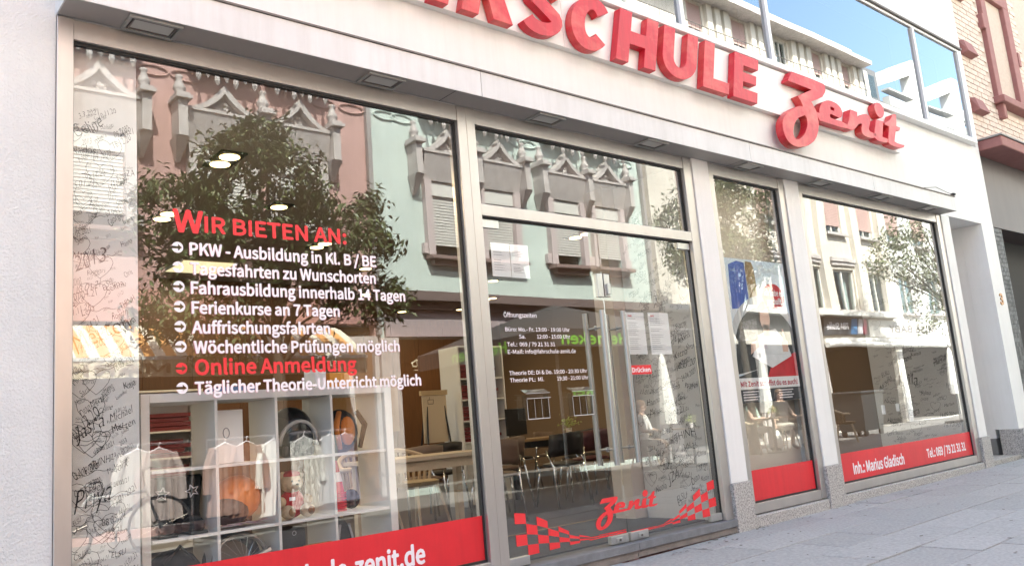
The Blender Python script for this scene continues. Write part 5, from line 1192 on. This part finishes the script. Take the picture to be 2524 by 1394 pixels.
# cupboards with red binders, flip chart, furniture of the lesson room
def cupboard(label, x, y, wd, h, seed):
    t = thing('cupboard', label, 'cupboard', (x, y, 0)); r = random.Random(seed)
    for xa in (0, wd - .02): B('side', SHW, t, (xa, xa + .02, 0, .4, 0, h))
    B('back', SHW, t, (.02, wd - .02, .38, .4, 0, h)); B('top', SHW, t, (.02, wd - .02, 0, .38, h - .02, h))
    for k in range(4): B('shelf', SHW, t, (.021, wd - .021, .01, .379, (.36 if h < 1.7 else .75) + k * .26, (.378 if h < 1.7 else .768) + k * .26))
    B('door', mat('dull_white_door', (.52, .50, .47), .5), t, (.005, wd - .005, -.022, -.002, .02, .35 if h < 1.7 else .74))
    for k in range(4):
        xx = .03
        z = (.379 if h < 1.7 else .769) + k * .26
        for j in range(4):
            f = thing('binder', '%s ring binder lying %s on the %s shelf of the cupboard %s' % ('red', ('lowest', 'second', 'third', 'topmost')[j], ('lowest', 'second', 'third', 'top')[k], 'behind the flip chart' if seed == 2 else 'behind the cube shelf'), 'binder', (x + .05, y + .05, z + j * .045), 'red binders in the cupboards')
            B('cover', mat('binder_red', (.15, .015, .018), .6), f, (0, wd - .12 - r.uniform(0, .12), r.uniform(0, .04), .28, 0, .038))
    return t
cupboard('white cupboard with red binders seen through the top left shelf cell', 2.42, 4.2, .75, 1.56, 1)
cupboard('white cupboard with red binders behind the flip chart', 6.22, 3.9, .72, 1.95, 2)
t = thing('flip_chart', 'flip chart with cream paper and a small sketch behind the big window', 'flip chart', (5.9, 4.0, 0)); t.rotation_euler.z = .05
B('paper_pad', mat('cream_paper', (.62, .50, .36), .8), t, (-.20, .16, -.02, -.005, .80, 1.36)); B('clamp_bar', mat('wood_bar', (.5, .36, .2), .5), t, (-.22, .18, -.03, .01, 1.362, 1.42)); B('tray', BLACK, t, (-.2, .16, -.06, .02, .75, .78))
for s in (-1, 1): q = MB(); q.tube([(s * .12, .0, 1.36), (s * .24, -.1, 0)], .012, 6); q.build('leg', BLACK, t)
q = MB(); q.tube([(-.12, 0.02, 1.36), (0, .5, 0)], .012, 6); q.build('leg', BLACK, t)
q = MB()
for a, b in (((-.12, 1.26), (-.04, 1.26)), ((-.04, 1.26), (-.035, 1.31)), ((-.035, 1.31), (-.12, 1.31)), ((-.12, 1.31), (-.12, 1.26)), ((-.10, 1.31), (-.09, 1.34))): q.tube([(a[0], -.0205, a[1]), (b[0], -.0205, b[1])], .003, 4)
q.build('sketch', INK, t)
UPH = mat('brown_seat', (.17, .115, .085), .6); UPB = mat('black_seat', (.022, .018, .018), .5); UPR = mat('dark_red_seat', (.075, .012, .016), .5)
def chair(label, x, y, rz, m, grp):
    t = thing('lesson_chair', label, 'chair', (x, y, 0), grp); t.rotation_euler.z = rz
    q = MB(); q.ball((0, 0, .455), (.235, .225, .035), 18, 6); q.build('seat', m, t, smooth=True)
    q = MB()
    for k in range(8):
        a0, a1 = R(25 + k * 16.25), R(25 + (k + 1) * 16.25)
        for j in range(3):
            def P(a, v): return (.255 * math.cos(a) * (1 - .06 * v), .235 * math.sin(a) + .05 * v, .56 + .24 * v - .02 * abs(math.cos(a)))
            q.face([P(a0, j / 3), P(a1, j / 3), P(a1, (j + 1) / 3), P(a0, (j + 1) / 3)])
    o = q.build('backrest', m, t, smooth=True); md = o.modifiers.new('th', 'SOLIDIFY'); md.thickness = .022
    for sx in (-1, 1):
        q = MB(); q.tube([(sx * .19, -.17, .44), (sx * .215, -.2, .25), (sx * .23, -.24, 0)], .0115, 8); q.build('leg', CHROME, t, smooth=True)
        q = MB(); q.tube([(sx * .245, .09, .62), (sx * .2, .16, .44), (sx * .22, .24, 0)], .0115, 8); q.build('leg', CHROME, t, smooth=True)
    q = MB(); q.tube([(-.19, -.17, .44), (-.19, .16, .44)], .01, 6).tube([(.19, -.17, .44), (.19, .16, .44)], .01, 6).tube([(-.19, -.17, .435), (.19, -.17, .435)], .01, 6); q.build('seat_frame', CHROME, t)
    return t
G_ = 'chairs in the lesson room'
for lab, x, y, rz, m in (('brown upholstered chair with chrome legs, first one behind the left door leaf', 5.35, 2.25, 2.7, UPH), ('black upholstered chair with chrome legs behind the door gap', 6.55, 2.55, 2.9, UPB), ('brown upholstered chair turned to the table behind the leaflet boxes', 6.15, 3.1, 3.3, UPH),
                      ('black chair with dark red seat behind the long handles', 7.35, 2.9, 3.0, UPR), ('black chair behind the dark red one in the lesson room', 7.9, 3.6, 3.1, UPB), ('brown chair at the far side of the long table', 8.6, 4.9, 0.1, UPH), ('brown upholstered chair right of the black one, near the handles', 8.55, 3.35, 3.2, UPH), ('brown upholstered chair half hidden by the mullion beside the door', 4.95, 3.0, 2.9, UPH), ('black chair behind the brown ones in the row by the mullion', 5.75, 3.75, 3.1, UPB), ('black chair at the far end of the long table', 7.9, 4.9, 0, UPB)):
    chair(lab, x, y, rz, m, G_)
def ltable(label, x0, x1, y0, y1, m, legm):
    t = thing('lesson_table', label, 'table', ((x0 + x1) / 2, (y0 + y1) / 2, 0)); UU = under(t)
    UU(B('tabletop', m, None, (x0, x1, y0, y1, .70, .735), bevel=.004)); UU(B('apron', legm, None, (x0 + .06, x1 - .06, y0 + .05, y0 + .08, .62, .70)))
    for xx in (x0 + .05, x1 - .11):
        for yy in (y0 + .05, y1 - .11): UU(B('leg', legm, None, (xx, xx + .06, yy, yy + .06, 0, .70)))
WT = mat('oak_table', (.36, .22, .11), .45, var=.2, scale=4, stretch=(1, 6, 1))
ltable('long oak table in the lesson room behind the door', 6.9, 10.0, 3.8, 4.5, WT, BLACK)
ltable('pale wooden table with square legs behind the big window', 3.55, 4.75, 1.45, 2.05, BEIGEW, BEIGEW)
a0 = armchair('wooden_armchair', 'pale bentwood armchair behind the pale wooden table, left', 3.95, 2.35, 0, BEIGEW, BEIGEW, 0, 'pale bentwood armchairs')
c = dup(a0); c.location = (4.5, 2.4, 0); c.rotation_euler.z = .3; c['label'] = 'pale bentwood armchair behind the pale wooden table, next to the mullion'
t = thing('monitor', 'black computer screen standing on the table behind the left door leaf', 'monitor', (5.9, 3.0, .735)); t.location = (7.12, 3.95, .735); t.rotation_euler.z = .25
B('screen', BLACK, t, (-.22, .22, -.012, .012, .06, .40), bevel=.004); B('foot', BLACK, t, (-.1, .1, -.07, .07, 0, .012), (-.02, .02, -.01, .01, .012, .07))
t = thing('wall_board', 'brown pin board with faint handwriting on the wood wall of the lesson room', 'board', (7.6, 8.9, 1.5)); B('board', mat('brown_board', (.23, .13, .06), .8), t, (-.9, .9, -.03, 0, -.5, .5))
pot(8.1, 4.0, .735, 'small potted plant on the long oak table')

# poster behind the narrow window
pt = thing('poster', 'tall poster with car, thumbs up driver and red speech circle in the narrow window', 'poster', (6.92, .047, 1.6)); UU = under(pt)
PY = .047
def pm(name, col, **k): return mat('print_' + name, col, .6, **k)
def flat(nm, pts, m, lay): q = MB(); q.prism(ccw(pts), PY - .0006 * lay - .0005, PY - .0006 * lay); return UU(q.build(nm, m))
flat('sheet', [(6.41, 1.064), (7.462, 1.064), (7.462, 2.282), (6.41, 2.282)], pm('sky', (.60, .76, .93), var=.2, scale=3, col2=(.84, .88, .92)), 0)
flat('skyscraper', [(6.50, 1.80), (6.78, 1.82), (6.78, 2.25), (6.66, 2.262), (6.52, 2.22)], pm('blue', (.07, .13, .48)), 1)
flat('stone_tower', [(6.785, 1.80), (6.95, 1.80), (6.93, 2.20), (6.90, 2.262), (6.80, 2.266), (6.785, 2.2)], pm('stone', (.42, .29, .15), var=.3, scale=60), 1)
flat('car_roof', arc(7.0, 1.42, .60, .52, 150, 20, 16) + [(7.462, 1.45), (7.462, 1.2), (6.42, 1.2)], pm('silver', (.62, .63, .65)), 2)
flat('car_window', arc(7.0, 1.40, .53, .44, 160, 15, 16) + [(7.46, 1.40), (7.46, 1.32), (6.45, 1.20)], pm('dark', (.055, .06, .065)), 3)
flat('car_window_view', [(6.52, 1.5), (6.86, 1.52), (6.86, 1.72), (6.62, 1.68)], pm('street', (.32, .32, .33), var=.8, scale=25), 4)
flat('car_door', [(6.415, 1.066), (7.46, 1.066), (7.46, 1.45), (6.9, 1.26), (6.415, 1.17)], pm('dark', (.055, .06, .065)), 4)
flat('car_paint', [(6.85, 1.066), (7.46, 1.066), (7.46, 1.40), (7.0, 1.26)], pm('red', (.68, .03, .05), var=.2, scale=10), 5)
flat('driver_shirt', [(6.72, 1.36), (6.86, 1.56), (7.0, 1.60), (7.16, 1.62), (7.32, 1.5), (7.38, 1.36), (7.02, 1.25)], pm('white', (.84, .85, .88), var=.15, scale=9), 6)
flat('driver_face', [(7.0 + .085 * math.cos(R(a)), 1.73 + .125 * math.sin(R(a))) for a in range(0, 360, 20)], pm('skin', (.76, .50, .40)), 7)
flat('driver_neck', [(6.95, 1.55), (7.06, 1.55), (7.05, 1.66), (6.95, 1.66)], pm('skin', (.76, .50, .40)), 7)
flat('driver_hair', arc(7.0, 1.76, .10, .125, 0, 180, 12) + [(6.9, 1.62), (6.93, 1.78), (7.06, 1.82)], pm('hair', (.06, .035, .02)), 8)
flat('driver_hand', [(7.24, 1.40), (7.33, 1.40), (7.345, 1.50), (7.31, 1.52), (7.29, 1.62), (7.265, 1.62), (7.265, 1.51), (7.235, 1.49)], pm('skin', (.76, .50, .40)), 8)
flat('driver_hand', [(6.70, 1.38), (6.86, 1.46), (6.84, 1.52), (6.72, 1.49)], pm('skin', (.76, .50, .40)), 8); flat('licence_card', [(6.84, 1.44), (6.98, 1.43), (6.98, 1.55), (6.84, 1.56)], pm('card', (.66, .60, .68)), 9)
flat('speech_circle', [(7.20 + .185 * math.cos(R(a)), 1.93 + .135 * math.sin(R(a))) for a in range(0, 360, 12)], pm('red', (.68, .03, .05), var=.2, scale=10), 9)
for s, x0, x1, zb, cap in (('Ich habe es', 7.04, 7.37, 1.945, .055), ('geschafft.', 7.07, 7.34, 1.862, .055)):
    q = MB(); put_text(q, s, lambda u, v: (x0 + u, PY - .0068, zb + v), cap, x1 - x0); UU(q.build('lettering', VWHITE))['kind'] = 'stuff'
q = MB()
for nm in ('Z', 'e', 'n', 'i', 'dot', 't'):
    k = .155; P_ = [(6.93 + (p[0] - 7.494) * k, 2.11 + (p[1] - 3.483) * k) for p in LOGO[nm]]; q.prism(ccw(P_), PY - .0042, PY - .004)
UU(q.build('logo', pm('pale', (.70, .76, .84))))
flat('caption_strip', [(6.41, 1.062), (7.45, 1.062), (7.45, 1.165), (6.41, 1.165)], PAPER, 10)
q = MB(); put_text(q, 'Mit Zenit schaffst du es auch!', lambda u, v: (6.47 + u, PY - .0074, 1.088 + v), .045, .945); UU(q.build('lettering', mat('print_crimson', (.45, .02, .06), .6)))['kind'] = 'stuff'
flat('address_strip', [(6.41, .94), (7.44, .94), (7.45, 1.060), (6.41, 1.060)], pm('dark_grey', (.07, .07, .08)), 0)
q = MB()
for k in range(4):
    for xa in (6.5, 7.08): q.face([(xa, PY - .0012, 1.035 - k * .024), (xa + .25 - .03 * (k % 2), PY - .0012, 1.035 - k * .024), (xa + .25 - .03 * (k % 2), PY - .0012, 1.044 - k * .024), (xa, PY - .0012, 1.044 - k * .024)])
o = UU(q.build('address_lines', VWHITE)); o['kind'] = 'stuff'
structure(B('inner_wall', mat('tan_backing', (.70, .62, .52), .9), None, (6.07, 7.65, .20, .25, -.01, 3.09)))

for o in bpy.data.objects:
    if o.name.split('.')[0] in ('lettering', 'lettering_edge', 'chequered_flag', 'logo_letter', 'print', 'heading') and not o.get('kind'): o['kind'] = 'stuff'
